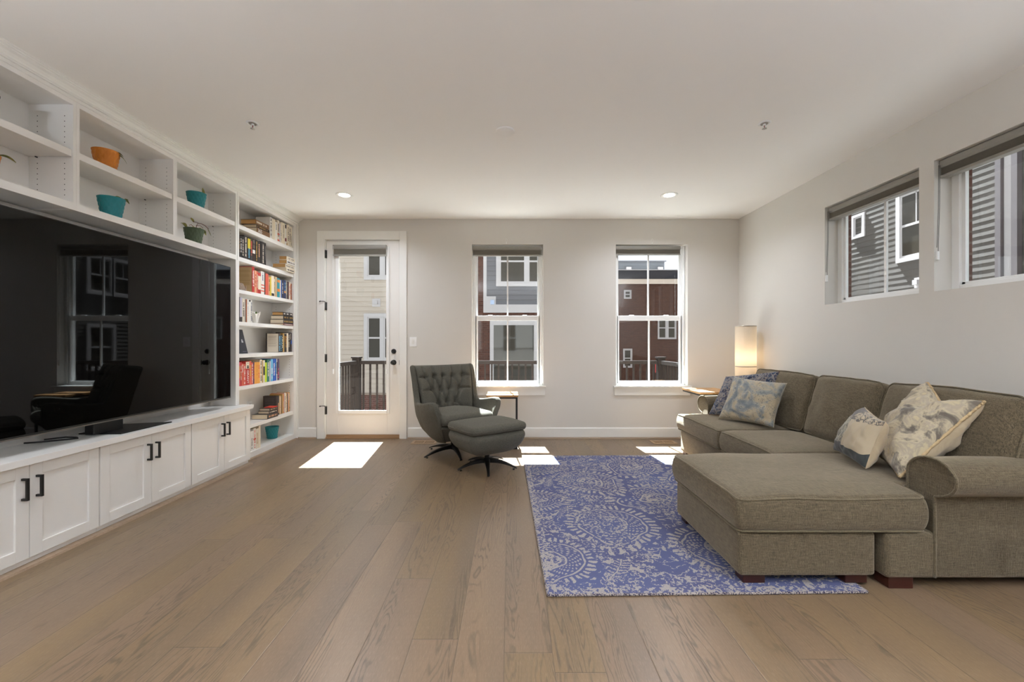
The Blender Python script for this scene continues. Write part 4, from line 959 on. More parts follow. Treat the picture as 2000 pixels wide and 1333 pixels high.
    pat = np.clip(pat-0.35*(vnoise(x, y, 200, 51, 1) > 0.62), 0, 1)
    return pat
RW_, RL_ = 1.522, 2.44
nx, ny = 380, 600
t = empty('area_rug', (0.178, 1.982, 0), R(1.0), 'blue and cream distressed paisley area rug under the ottoman', 'rug')
W[t.name] = Matrix.Translation((0.178, 1.982, 0)) @ Matrix.Rotation(R(1.0), 4, 'Z')
gx, gy = np.meshgrid(np.linspace(0, RW_, nx+1), np.linspace(0, RL_, ny+1), indexing='ij')
pz = 0.0105+0.0012*vnoise(gx, gy, 3, 77)+0.0012*vnoise(gx, gy, 160, 78, 1)
me = bpy.data.meshes.new('pile')
co = np.stack([gx, gy, pz], -1).reshape(-1, 3)
idx = np.arange((nx+1)*(ny+1)).reshape(nx+1, ny+1)
q = np.stack([idx[:-1, :-1], idx[1:, :-1], idx[1:, 1:], idx[:-1, 1:]], -1).reshape(-1, 4)
me.vertices.add(len(co)); me.vertices.foreach_set('co', co.ravel())
me.loops.add(q.size); me.loops.foreach_set('vertex_index', q.ravel())
me.polygons.add(len(q)); me.polygons.foreach_set('loop_start', np.arange(0, q.size, 4)); me.polygons.foreach_set('loop_total', np.full(len(q), 4))
me.update(calc_edges=True)
at = me.attributes.new('weave_pattern', 'FLOAT', 'POINT'); at.data.foreach_set('value', rug_pattern(gx, gy).ravel().astype(np.float32))
N = NT('paisley_rug'); a_ = N.t.nodes.new('ShaderNodeAttribute'); a_.attribute_name = 'weave_pattern'
f = N.math('ADD', a_.outputs['Fac'], N.math('MULTIPLY', N.math('SUBTRACT', N.noise(N.co(), 240.0, 2), 0.5), 0.55))
f = N.math('MULTIPLY_ADD', N.math('SUBTRACT', f, 0.42), 3.5, 0.5)
bl = N.mix(N.math('MULTIPLY_ADD', N.math('SUBTRACT', N.noise(N.co(), 2.2, 3), 0.5), 2.0, 0.4), lin('4a547c'), lin('3f3a57'))
bl = N.mix(N.math('MULTIPLY', N.noise(N.co(), 420.0, 1), 0.7), bl, lin('6d7291'))
N.base(N.mix(f, bl, N.mix(N.noise(N.co(), 300.0, 1), lin('ada49c'), lin('928c8c'))), 0.95, 0, 0.15); N.bump(N.noise(N.co(), 480.0, 2), 0.5, 0.003)
me.materials.append(N.mat)
pile = bpy.data.objects.new('pile', me); COL.objects.link(pile); pile.parent = t; W[pile.name] = W[t.name]
b = MB()
for pts in ([(0, 0), (RW_, 0)], [(RW_, 0), (RW_, RL_)], [(RW_, RL_), (0, RL_)], [(0, RL_), (0, 0)]):
    n = 60; b.tube([(pts[0][0]+(pts[1][0]-pts[0][0])*i/n, pts[0][1]+(pts[1][1]-pts[0][1])*i/n, 0.0062+0.0008*math.sin(i*2.3)) for i in range(n+1)], 0.0062, 8)
N = NT('rug_binding'); N.base(N.ramp(N.noise(N.co(), 150.0, 1), [(0.42, lin('37334a')), (0.55, lin('a59b92'))]), 0.95); N.bump(N.noise(N.co(), 300.0, 1), 0.6, 0.004)
obj('bound_edge', b, N.mat, t, world=False)

# ================================================================== soft shapes
def roundrect(x0, x1, y0, y1, r, z, n=6):
    pts = []
    for cx, cy, a0 in ((x1-r, y1-r, 0), (x0+r, y1-r, 90), (x0+r, y0+r, 180), (x1-r, y0+r, 270)):
        for i in range(n+1):
            a = R(a0+90*i/n); pts.append((cx+r*math.cos(a), cy+r*math.sin(a), z))
    return pts
def smooth_poly(poly, r, z, n=5):
    pts = []; N_ = len(poly)
    for i in range(N_):
        p = Vector(poly[i]); a = Vector(poly[i-1]); b_ = Vector(poly[(i+1) % N_])
        da = (a-p).normalized(); db = (b_-p).normalized()
        q0 = p+da*r; q1 = p+db*r
        for k in range(n+1):
            t_ = k/n; q = q0*(1-t_)**2+p*2*t_*(1-t_)+q1*t_*t_
            pts.append((q.x, q.y, z))
    res = []
    for i in range(len(pts)):   # subdivide long runs
        a = Vector(pts[i]); b_ = Vector(pts[(i+1) % len(pts)]); m = max(1, int((b_-a).length/0.05))
        for k in range(m): res.append(tuple(a.lerp(b_, k/m)))
    return res
# ------------------------------------------------------------------ sofa
t = empty('sofa', (2.3, 3.27, 0), 0, 'large grey-brown woven sofa with rolled arms along the side wall', 'sofa')
def soften(amp, sc, seed):
    def f_(p): return amp*mnoise.noise(Vector((p[0]*sc+seed, p[1]*sc, p[2]*sc)))
    return f_
wob = soften(0.006, 5, 3)
b = MB().rbox((2.31, 3.27, 0.162), (0.495, 1.233, 0.112), 0.025, 3, 10)
obj('base', b, M['sofa'], t)
b = MB().rbox((2.735, 3.27, 0.46), (0.108, 1.233, 0.385), 0.05, 4, 10, fn=lambda p: (p.x+0.03*(p.z/0.385), p.y, p.z+0.012*math.sin(p.y*7)*(p.z > 0)))
obj('back_frame', b, M['sofa'], t)
def arm(yin, yout, sgn, label=None):
    # profile in (y,z); sgn=-1 roll toward the viewer
    o = sgn
    pr = [(yin, 0.262), (yin, 0.40)]+[(yin+o*(0.120-0.120*math.cos(R(a_))), 0.543+0.090*math.sin(R(a_))) for a_ in range(0, 256, 15)]+[(yin+o*0.140, 0.452), (yin+o*0.138, 0.440), (yin+o*0.138, 0.40), (yin+o*0.138, 0.075), (yin+o*0.136, 0.060), (yin+o*0.12, 0.056), (yin+o*0.01, 0.056)]
    P = []
    xs = [2.050, 2.053, 2.060, 2.075, 2.2, 2.4, 2.6, 2.78, 2.80]
    cy = sum(p[0] for p in pr)/len(pr); 
    for i, x in enumerate(xs):
        k = 0.975 if i == 0 else 1.0
        P.append([(x, yin+o*0.09+(y-(yin+o*0.09))*k, 0.3+(z-0.3)*(0.99 if i == 0 else 1)+0.004*math.sin(x*9)*(z > 0.5)) for y, z in pr])
    mb = MB().grid([row+[row[0]] for row in P], 0, True, False, flip=(sgn > 0))
    mb.add([q for q in P[0]], [tuple(range(len(pr)))[::(1 if sgn > 0 else -1)]], 0)
    mb.add([q for q in P[-1]], [tuple(range(len(pr)))[::(-1 if sgn > 0 else 1)]], 0)
    a_ = obj('arm', mb, M['sofa'], t)
    path = [(2.048, y, z) for y, z in pr[:22]]+[(2.048, yin+o*0.139, z) for z in (0.35, 0.25, 0.15, 0.06)]
    fine_ = []
    for i in range(len(path)-1):
        for k in range(3): fine_.append(tuple(Vector(path[i]).lerp(Vector(path[i+1]), k/3)))
    fine_.append(path[-1])
    obj('piping', MB().tube(fine_, 0.0062, 7), M['sofapipe'], a_)
arm(2.175, 2.037, -1); arm(4.362, 4.50, 1)
def seatcushion(poly_rects, outline, zb, zt, crown, cx, cy, lx, ly, nm='seat_cushion'):
    def bump_(x, y):
        u = max(-1, min(1, (x-cx)/lx)); v = max(-1, min(1, (y-cy)/ly))
        return crown*(1-u**4)*(1-v**4)+0.006*mnoise.noise(Vector((x*4, y*4, 1.7)))
    mb = MB(); hz = (zt-zb)/2; mb.merge = True
    for (x0, x1, y0, y1) in poly_rects:
        c = ((x0+x1)/2, (y0+y1)/2, (zb+zt)/2); h = ((x1-x0)/2, (y1-y0)/2, hz)
        def fn(p, c=c, h=h):
            x, y = p.x+c[0], p.y+c[1]
            s_ = math.cos(PI/2*p.z/h[2])*0.014*(1 if hz > 0 else 0)
            nx_ = p.x*(1+s_/h[0]) if abs(p.x) > h[0]*0.9 else p.x
            ny_ = p.y*(1+s_/h[1]) if abs(p.y) > h[1]*0.9 else p.y
            return (nx_, ny_, p.z+(bump_(x, y) if p.z > 0 else 0))
        mb.rbox(c, h, 0.028, 4, 14, fn)
    o = obj(nm, mb, M['sofa'], t)
    pb = MB()
    top = smooth_poly(outline, 0.035, zt-0.008)
    pb.tube([(x, y, z+bump_(x, y)*0.9) for x, y, z in top], 0.0048, 7, closed=True)
    pb.tube(smooth_poly(outline, 0.035, zb+0.006), 0.0048, 7, closed=True)
    obj('piping', pb, M['sofapipe'], o)
seatcushion([(1.105, 2.012, 2.040, 2.852), (1.30, 2.44, 2.180, 2.852)], [(1.105, 2.040), (2.012, 2.040), (2.012, 2.180), (2.44, 2.180), (2.44, 2.852), (1.105, 2.852)], 0.275, 0.437, 0.036, 1.75, 2.45, 0.72, 0.44)
seatcushion([(1.795, 2.44, 2.862, 3.604)], [(1.795, 2.862), (2.44, 2.862), (2.44, 3.604), (1.795, 3.604)], 0.275, 0.437, 0.030, 2.12, 3.23, 0.36, 0.40)
seatcushion([(1.790, 2.032, 3.614, 4.515), (1.85, 2.44, 3.614, 4.355)], [(1.790, 3.614), (2.44, 3.614), (2.44, 4.355), (2.032, 4.355), (2.032, 4.515), (1.790, 4.515)], 0.275, 0.437, 0.030, 2.12, 4.03, 0.36, 0.47)
def backcushion(y0, y1, zt=0.905, seed=0.0, x_front=2.335):
    w = y1-y0; h = zt-0.415; th = 0.115; tilt = R(16)
    c = (x_front+0.235, (y0+y1)/2, 0.415+h/2)
    def fn(p):
        u = p.y/(w/2); v = p.z/(h/2)
        x = p.x*(1.0+0.40*(1-u*u)*(1-v*v)) + (-0.02*(1-u**2))*(1 if p.x < 0 else 0)
        y = p.y*(1-0.03*(v > 0)*v*v)
        z = p.z*(1-0.025*abs(u)**3)+0.010*mnoise.noise(Vector((u*2+seed, v*2, seed)))
        x += 0.010*mnoise.noise(Vector((u*3+seed, v*3+5, seed*2)))
        return (x*math.cos(tilt)+z*math.sin(tilt), y, -x*math.sin(tilt)+z*math.cos(tilt))
    mb = MB().rbox(c, (th, w/2, h/2), 0.05, 4, 12, fn)
    o = obj('back_cushion', mb, M['sofa'], t)
    pb = MB()
    for s in (-1, 1):
        pts = []
        r_ = 0.05
        for (a, b_) in ((1, 1), (-1, 1), (-1, -1), (1, -1)):
            cy_, cz_ = a*(w/2-r_), b_*(h/2-r_); a0 = {(1, 1): 0, (-1, 1): 90, (-1, -1): 180, (1, -1): 270}[(a, b_)]
            for i in range(6):
                an = R(a0+18*i); pts.append(Vector((s*(th-0.018), cy_+(r_-0.004)*math.cos(an), cz_+(r_-0.004)*math.sin(an))))
        res = []
        for i in range(len(pts)):
            m = max(1, int((pts[(i+1) % len(pts)]-pts[i]).length/0.04))
            for k in range(m): res.append(pts[i].lerp(pts[(i+1) % len(pts)], k/m))
        pb.tube([tuple(Vector(fn(p))+Vector(c)) for p in res], 0.005, 7, closed=True)
    obj('piping', pb, M['sofapipe'], o)
backcushion(3.485, 4.352, 0.915, 1.0); backcushion(2.845, 3.478, 0.915, 4.3); backcushion(2.045, 2.838, 0.915, 7.7)
for (x, y) in ((1.836, 2.047), (1.836, 4.40), (2.68, 2.047), (2.68, 4.40)):
    obj('leg', MB().prism([(x, y), (x+0.119, y), (x+0.119, y+0.085), (x, y+0.085)], 'z', 0.0, 0.058), M['feet'], t, bevel=0.003)
t = empty('chaise_ottoman', (1.447, 2.44, 0.0), 0, 'low grey-brown box ottoman on dark feet pushed against the sofa', 'ottoman')
obj('base', MB().rbox((1.447, 2.44, 0.1635), (0.333, 0.39, 0.1085), 0.022, 3, 8), M['sofa'], t)
for (x, y) in ((1.140, 2.068), (1.140, 2.74), (1.640, 2.068), (1.640, 2.74)):
    obj('leg', MB().prism([(x+0.004, y+0.004), (x+0.112, y+0.004), (x+0.112, y+0.081), (x+0.004, y+0.081)], 'z', 0.0135, 0.060), M['feet'], t, bevel=0.003)

# ------------------------------------------------------------------ throw pillows
def pillow(name, corners, T_, label, mats, seamc, seed=0, n=44, chop=0.0, fringe=False, sag=0.09, wr=0.010):
    A, B, C_, D_ = [Vector(p) for p in corners]      # top-left, top-right, bottom-right, bottom-left as seen from the front
    cen = (A+B+C_+D_)/4
    nrm = ((B-D_).cross(A-C_)).normalized()
    t = empty(name, (cen.x, cen.y, min(p.z for p in (A, B, C_, D_))), 0, label, 'throw pillow', 'throw pillows on the sofa')
    def mid(u, v):
        uu = u*(1-sag*(1-v*v)*u*u); vv = v*(1-sag*(1-u*u)*v*v)
        if chop and v > 0: vv -= chop*(v**1.5)*(1-min(1, abs(u)))**1.2
        a, b_ = (uu+1)/2, (vv+1)/2
        return D_*(1-a)*(1-b_)+C_*a*(1-b_)+B*a*b_+A*(1-a)*b_
    def surf(s):
        P = []
        for i in range(n+1):
            u = math.sin(PI/2*(2*i/n-1)); row = []
            for j in range(n+1):
                v = math.sin(PI/2*(2*j/n-1))
                e = max(0.0, (1-u*u)*(1-v*v)); th = T_*e**0.36
                wk = wr*mnoise.noise(Vector((u*3.2+seed, v*3.2, s*2+seed)))+wr*0.6*mnoise.noise(Vector((u*7+seed, v*2.5+3, s)))
                cr_ = -wr*0.9*abs(math.sin((u+v)*7+seed+2*mnoise.noise(Vector((u*2, v*2, seed)))))*(1-e)**2*min(1, e*9)
                if chop and v > 0: th *= 1-0.35*v*(1-abs(u))
                row.append(tuple(mid(u, v)+nrm*s*(th+(wk+cr_)*min(1, e*4))))
            P.append(row)
        return P
    mf = surf(1); mb = surf(-1)
    obj('front_panel', MB().grid(mf, 0, True), mats[0], t)
    obj('back_panel', MB().grid(mb, 0, True, flip=True), mats[1], t)
    loop = [mf[i][0] for i in range(n)]+[mf[n][j] for j in range(n)]+[mf[n-i][n] for i in range(n)]+[mf[0][n-j] for j in range(n)]
    rr = 0.0065 if fringe else 0.0032
    pts = [Vector(p) for p in loop]
    if fringe:
        rnd = random.Random(seed); fin = []
        for i in range(len(pts)):
            for k in range(3):
                fin.append(pts[i].lerp(pts[(i+1) % len(pts)], k/3)+Vector([rnd.uniform(-1, 1)*0.002 for _ in range(3)]))
        obj('fringe', MB().tube(fin, [0.005+rnd.uniform(0, 0.004) for _ in fin], 6, closed=True), seamc, t)
    else:
        obj('seam', MB().tube(pts, rr, 6, closed=True), seamc, t)
    return t
def patmat(name, stops, scale, dist=2.0, detail=4, rough=0.85, line=None, lscale=26.0, lineamt=0.8):
    N = NT(name); v = N.co(); f = N.noise(v, scale, detail, 0.6, dist); col = N.ramp(f, stops)
    if line:
        g = N.noise(v, lscale, 1, 0.5, 1.2); r_ = N.math('ABSOLUTE', N.math('SUBTRACT', g, 0.5))
        vo = N.n('TexVoronoi', Vector=v, Scale=lscale*2.6, feature='DISTANCE_TO_EDGE')
        l1 = N.math('LESS_THAN', r_, 0.014); l2 = N.math('MULTIPLY', N.math('LESS_THAN', vo.outputs['Distance'], 0.05), N.math('GREATER_THAN', N.noise(v, scale*0.8, 1), 0.54))
        col = N.mix(N.math('MULTIPLY', N.math('MAXIMUM', l1, l2), lineamt), col, lin(line))
    N.base(col, rough, 0, 0.2); N.bump(N.noise(v, 300.0, 2), 0.15, 0.001)
    N.b.inputs['Sheen Weight'].default_value = 0.25
    return N.mat
creamv = patmat('cream_velvet', [(0.3, lin('a69478')), (0.7, lin('b9a88b'))], 6.0)
p_dark = patmat('navy_floral', [(0.42, lin('20263f')), (0.47, lin('2c4964')), (0.51, lin('8d8275')), (0.56, lin('6a6467')), (0.60, lin('252f4a'))], 17.0, 1.6, 5, line='93897a', lscale=30.0, lineamt=0.6)
p_light = patmat('pale_blue_scroll', [(0.36, lin('6f7477')), (0.46, lin('8c8b84')), (0.54, lin('a5977f')), (0.72, lin('ab9b80'))], 5.5, 1.2, 3, line='4b5355', lscale=24.0, lineamt=0.6)
p_marble = patmat('worn_cream_marble', [(0.40, lin('60584e')), (0.45, lin('82796b')), (0.50, lin('b3a58a')), (0.56, lin('9c9180')), (0.62, lin('b6a788'))], 9.0, 0.6, 9)
# blocked print for the small lumbar pillow
N = NT('blocked_print'); g_ = N.co(); s_ = N.n('SeparateXYZ'); N.set(s_, 'i0', g_)
wv = N.math('MULTIPLY', N.math('SUBTRACT', N.noise(g_, 6.0, 2), 0.5), 0.05)
zc_ = N.math('ADD', s_.outputs[2], wv); yc_ = N.math('ADD', s_.outputs[1], wv)
c_ = N.mix(N.math('LESS_THAN', zc_, 0.075), lin('b0a188'), lin('3a3e3c'))
c2_ = N.mix(N.math('GREATER_THAN', N.noise(g_, 60.0, 2, 0.5, 1.0), 0.52), lin('99937f'), lin('6a675f'))
c2_ = N.mix(N.math('LESS_THAN', zc_, 0.09), c2_, lin('403f3f'))
c2_ = N.mix(N.math('GREATER_THAN', zc_, 0.24), c2_, lin('625e5c'))
c_ = N.mix(N.math('GREATER_THAN', yc_, 0.035), c_, c2_)
c_ = N.mix(N.math('MULTIPLY', N.math('GREATER_THAN', zc_, 0.23), N.math('GREATER_THAN', N.noise(g_, 40.0, 2, 0.5, 2.0), 0.5)), c_, lin('5d5852'))
N.base(c_, 0.85, 0, 0.2); N.b.inputs['Sheen Weight'].default_value = 0.25; p_block = N.mat
pillow('throw_pillow', [(2.20, 4.30, 0.850), (2.50, 3.92, 0.930), (2.37, 3.78, 0.478), (2.000, 4.25, 0.474)], 0.075, 'dark navy floral throw pillow, the rear one at the far end of the sofa', [p_dark, p_dark], paint('8a6a4a', 0.8), 1, sag=0.05, wr=0.014)
pillow('throw_pillow', [(2.155, 4.06, 0.872), (2.40, 3.66, 0.842), (2.215, 3.55, 0.482), (1.975, 4.00, 0.474)], 0.085, 'pale blue and cream scroll-patterned throw pillow in front of the navy one', [p_light, p_light], paint('a99c86', 0.8), 2, sag=0.09, wr=0.012)
pillow('throw_pillow', [(2.47, 2.50, 0.955), (2.47, 2.20, 0.885), (2.035, 2.205, 0.492), (2.28, 2.62, 0.500)], 0.125, 'large cream distressed throw pillow with fringed seam beside the near arm', [p_marble, creamv], paint('b49c76', 0.95), 3, chop=0.32, fringe=True, sag=0.05, wr=0.022)
pillow('throw_pillow', [(2.235, 2.66, 0.785), (2.090, 2.350, 0.750), (1.985, 2.355, 0.492), (2.12, 2.76, 0.492)], 0.085, 'small colour-blocked grey and cream throw pillow on the chaise', [p_block, creamv], creamv, 5, sag=0.07, wr=0.010)

# ------------------------------------------------------------------ armchair
AC = (-0.615, 4.575, 0.0); ARZ = R(-143.6)
t = empty('armchair', AC, ARZ, 'charcoal wingback swivel armchair with button-tufted back by the window', 'armchair')
def interp(tab, z):
    for i in range(len(tab)-1):
        if z <= tab[i+1][0]:
            f_ = max(0.0, (z-tab[i][0])/(tab[i+1][0]-tab[i][0])); f_ = f_*f_*(3-2*f_)*0.5+f_*0.5
            return [tab[i][k]+(tab[i+1][k]-tab[i][k])*f_ for k in range(1, len(tab[0]))]
    return list(tab[-1][1:])
TAB = [(0.165, 0.165, 0.150, 0.10), (0.22, 0.235, 0.215, 0.185), (0.32, 0.315, 0.295, 0.275), (0.45, 0.360, 0.345, 0.335), (0.58, 0.370, 0.375, 0.365), (0.75, 0.382, 0.42, 0.365), (0.96, 0.400, 0.475, 0.365)]
def chair_pt(s, z):
    a, b_, f_ = interp(TAB, z)
    m = abs(s); sg = 1 if s >= 0 else -1
    if m <= 0.5:
        th = m/0.5*PI/2; x = a*math.sin(th)**0.85; y = -b_*math.cos(th)**0.8
    else:
        q = (m-0.5)/0.5; x = a+0.018*math.sin(q*PI)-0.03*q*q*(1 if z < 0.5 else 0.3); y = f_*q
    return Vector((sg*x, y, z))
def Htop(s):
    m = abs(s)
    if m < 0.365: return 0.925+0.033*(m/0.365)**2
    if m < 0.435:
        q = (m-0.365)/0.07; q = q*q*(3-2*q); return 0.958+(0.565-0.958)*q
    if m < 0.9: return 0.565+0.045*math.sin((m-0.435)/0.465*PI/2)**2
    q = (m-0.9)/0.1; return 0.610-0.13*q**2.5
P = []; NS_ = 160; NZ = 18
for i in range(NS_+1):
    s = -1+2*i/NS_; h_ = Htop(s)
    P.append([tuple(chair_pt(s, 0.165+(h_-0.165)*(j/NZ))) for j in range(NZ+1)])
mb = MB().grid(P, 0, True, flip=True)
sh = obj('shell', mb, M['chair'], t, world=False, solid=0.056, subsurf=1)
sh.modifiers['solid'].offset = 0.0
# piping along the rim and seams down the arm fronts
rim = [tuple(chair_pt(-1+2*i/NS_, Htop(-1+2*i/NS_)+0.001)) for i in range(NS_+1)]
pb = MB()
off = [];
for i, p in enumerate(rim):
    v_ = Vector(p); n_ = Vector((v_.x, v_.y-0.02, 0)).normalized(); off.append(tuple(v_+n_*0.029))
for sg in (-1, 1):
    pb.tube([tuple(chair_pt(sg*0.86, 0.20+(Htop(0.86)-0.20)*k/14)+Vector((sg*0.028, 0, 0))) for k in range(15)], 0.0022, 6)
    pb.tube([tuple(chair_pt(sg*0.58, 0.20+(Htop(0.58)-0.20)*k/14)+Vector((sg*0.028, 0, 0))) for k in range(15)], 0.0022, 6)
obj('piping', pb, M['chairpipe'], sh, world=False)
def fb(p):
    s_ = 0.58+0.42*min(1, max(0, (p.z+0.1)/0.17)); k_ = math.sqrt(max(0.1, 1-(p.y/0.40)**2)) if p.y < 0 else 1.0; return (p.x*s_*k_*0.97, p.y*s_*0.93, p.z)
obj('seat_base', MB().rbox((0, -0.005, 0.272), (0.325, 0.315, 0.105), 0.05, 4, 8, fb), M['chair'], t, world=False)
def puff(c, h, r, crown, low=0.0, fn2=None):
    def fn(p):
        u, v = p.x/h[0], p.y/h[1]; z = p.z
        if z > 0: z += crown*max(0, 1-u*u)*max(0, 1-v*v)
        q = (p.x, p.y, z)
        return fn2(q) if fn2 else q
    return MB().rbox(c, h, r, 5, 10, fn)
sc_ = obj('seat_cushion', puff((0, 0.035, 0.420), (0.305, 0.315, 0.052), 0.048, 0.030, fn2=lambda q: (q[0]*(1.0-0.10*max(0, -q[1]/0.3)), q[1]+0.02*(1-(q[0]/0.3)**2)*(q[1] > 0), q[2]+0.004*mnoise.noise(Vector((q[0]*16, q[1]*5, 0))))), M['chair'], t, world=False)
ol = [(-0.305, 0.34), (0.305, 0.34), (0.275, -0.27), (-0.275, -0.27)]
obj('piping', MB().tube(smooth_poly(ol, 0.06, 0.428), 0.003, 6, closed=True), M['chairpipe'], sc_, world=False)
# tufted back cushion
bt = [(u, 0.74) for u in (-0.70, -0.35, 0.0, 0.35, 0.70)]+[(u, 0.47) for u in (-0.54, -0.18, 0.18, 0.54)]+[(u, 0.20) for u in (-0.36, 0.0, 0.36)]
segs = []
for i in range(4):
    segs += [(bt[i], bt[5+i]), (bt[i+1], bt[5+i])]
for i in range(3):
    segs += [(bt[5+i], bt[9+i]), (bt[6+i], bt[9+i])]
for i in range(5): segs.append((bt[i], (bt[i][0]*1.05, 1.0)))
segs += [(bt[0], (-1, 0.74)), (bt[4], (1, 0.74)), (bt[5], (-1, 0.47)), (bt[8], (1, 0.47)), (bt[9], (-0.7, 0.0)), (bt[11], (0.7, 0.0)), (bt[10], (0, 0)), (bt[9], (-0.2, 0)), (bt[11], (0.2, 0))]
def cush_frame(u, v):
    hw = 0.292+0.058*v
    y = -0.195-0.115*v-0.045*v*v + 0.105*(abs(u)**2.6)
    return Vector((u*hw, y, 0.425+0.522*v-0.010*(1-u*u)*v))
nrmC = Vector((0, 0.95, 0.25)).normalized()
def tuft(u, v):
    X_, Z_ = u*0.27, v*0.515
    th = 0.092*max(0, (1-u**6))**0.5*max(0, 1-(2*v-1)**6)**0.5
    e = min(1, max(0, (1-abs(u))*6))*min(1, max(0, (0.5-abs(v-0.5))*12))
    db = min(math.hypot(X_-b_[0]*0.27, Z_-b_[1]*0.515) for b_ in bt)
    ds = 9
    for (p0, p1) in segs:
        ax, ay, bx_, by_ = p0[0]*0.27, p0[1]*0.515, p1[0]*0.27, p1[1]*0.515
        L2 = (bx_-ax)**2+(by_-ay)**2; q = max(0, min(1, ((X_-ax)*(bx_-ax)+(Z_-ay)*(by_-ay))/L2))
        ds = min(ds, math.hypot(X_-ax-q*(bx_-ax), Z_-ay-q*(by_-ay)))
    return th-(0.050*math.exp(-(db/0.024)**2)+0.024*math.exp(-(ds/0.010)**2)*(1-math.exp(-(db/0.02)**2)))*e
Nu, Nv = 88, 88
Pf = []; Pb = []
for i in range(Nu+1):
    u = math.sin(PI/2*(2*i/Nu-1)); rf = []; rb_ = []
    for j in range(Nv+1):
        v = 0.5+0.5*math.sin(PI/2*(2*j/Nv-1)); c = cush_frame(u, v)
        rf.append(tuple(c+nrmC*tuft(u, v))); th = 0.06*max(0, (1-u**6))**0.5*max(0, 1-(2*v-1)**6)**0.5
        rb_.append(tuple(c-nrmC*th))
    Pf.append(rf); Pb.append(rb_)
bc_ = obj('back_cushion', MB().grid(Pf, 0, True, flip=True).grid(Pb, 0, True), M['chair'], t, world=False)
loop = [Pf[i][0] for i in range(Nu)]+[Pf[Nu][j] for j in range(Nv)]+[Pf[Nu-i][Nv] for i in range(Nu)]+[Pf[0][Nv-j] for j in range(Nv)]
obj('piping', MB().tube(loop, 0.0035, 6, closed=True), M['chairpipe'], bc_, world=False)
for u, v in bt:
    c = cush_frame(u, v)+nrmC*(tuft(u, v)+0.007)
    obj('button', MB().sphere(tuple(c), 0.0085, 8, sc=(1, 0.6, 1)), M['chairpipe'], bc_, world=False)
def swivel_base(t, Rt, ang0, ztop, hub, dirz):
    b = MB().cyl((0, 0, 0.045), (0, 0, ztop), hub, 20).lathe([(hub*1.25, 0.055), (hub*1.3, 0.075), (hub*1.15, 0.095), (hub, 0.10)], (0, 0, 0), 24).lathe([(0, 0.045), (hub*1.25, 0.055)], (0, 0, 0), 24)
    obj('column', b, M['blackwarm'], t, world=False)
    for k in range(5):
        a = R(ang0+72*k)-dirz; d = Vector((math.cos(a), math.sin(a), 0)); n_ = Vector((-d.y, d.x, 0))
        P = []
        for i in range(13):
            q = i/12; r_ = hub*0.5+(Rt-hub*0.5)*q; top = 0.098-0.078*q**1.9; th = 0.034*(1-q)+0.010; wd = 0.017*(1-q)+0.011
            c = d*r_
            P.append([tuple(c+n_*wd+Vector((0, 0, top-th))), tuple(c+n_*wd+Vector((0, 0, top-0.004))), tuple(c+n_*wd*0.6+Vector((0, 0, top))), tuple(c-n_*wd*0.6+Vector((0, 0, top))), tuple(c-n_*wd+Vector((0, 0, top-0.004))), tuple(c-n_*wd+Vector((0, 0, top-th))), tuple(c+n_*wd+Vector((0, 0, top-th)))])
        mb = MB().grid(P, 0, False, flip=True); mb.add(P[-1][:6], [(0, 1, 2, 3, 4, 5)])
        lg = obj('leg', mb, M['blackwarm'], t, world=False, bevel=0.002)
        obj('glide', MB().cyl(tuple(d*(Rt-0.03)+Vector((0, 0, 0.0))), tuple(d*(Rt-0.03)+Vector((0, 0, 0.012))), 0.011, 12), M['black'], lg, world=False)
swivel_base(t, 0.345, 3.5, 0.19, 0.027, ARZ)
# ------------------------------------------------------------------ matching ottoman
OC = (-0.219, 4.037, 0.0); ORZ = R(-143.6)
t = empty('footstool', OC, ORZ, 'charcoal upholstered footstool on a five-star base in front of the armchair', 'footstool')
def bowl(p):
    v = min(1, max(0, (p.z+0.115)/0.23)); s_ = 0.38+0.62*(1-(1-v)**2.4)**0.6
    r_ = math.sqrt(max(0.0, 1-0.10*(p.x/0.3)**2*(p.y/0.232)**2)); return (p.x*s_*r_*1.09, p.y*s_*r_*1.10, p.z)
fbz = MB().rbox((0, 0, 0.262), (0.300, 0.232, 0.115), 0.07, 5, 9, bowl)
sh = obj('shell', fbz, M['chair'], t, world=False)
def ott(q):
    x, y, z = q; e = (x/0.31)**2; k = 1+0.05*(1-(y/0.24)**2); return (x*k, y*(1+0.06*(1-e)), z)
cu = obj('seat_cushion', puff((0, 0, 0.404), (0.305, 0.237, 0.038), 0.037, 0.026, fn2=ott), M['chair'], t, world=False)
ol = [(-0.318, 0.249), (0.318, 0.249), (0.318, -0.249), (-0.318, -0.249)]
obj('piping', MB().tube(smooth_poly(ol, 0.09, 0.405), 0.0018, 6, closed=True), M['chairpipe'], cu, world=False)
swivel_base(t, 0.290, 59.8, 0.17, 0.025, ORZ)

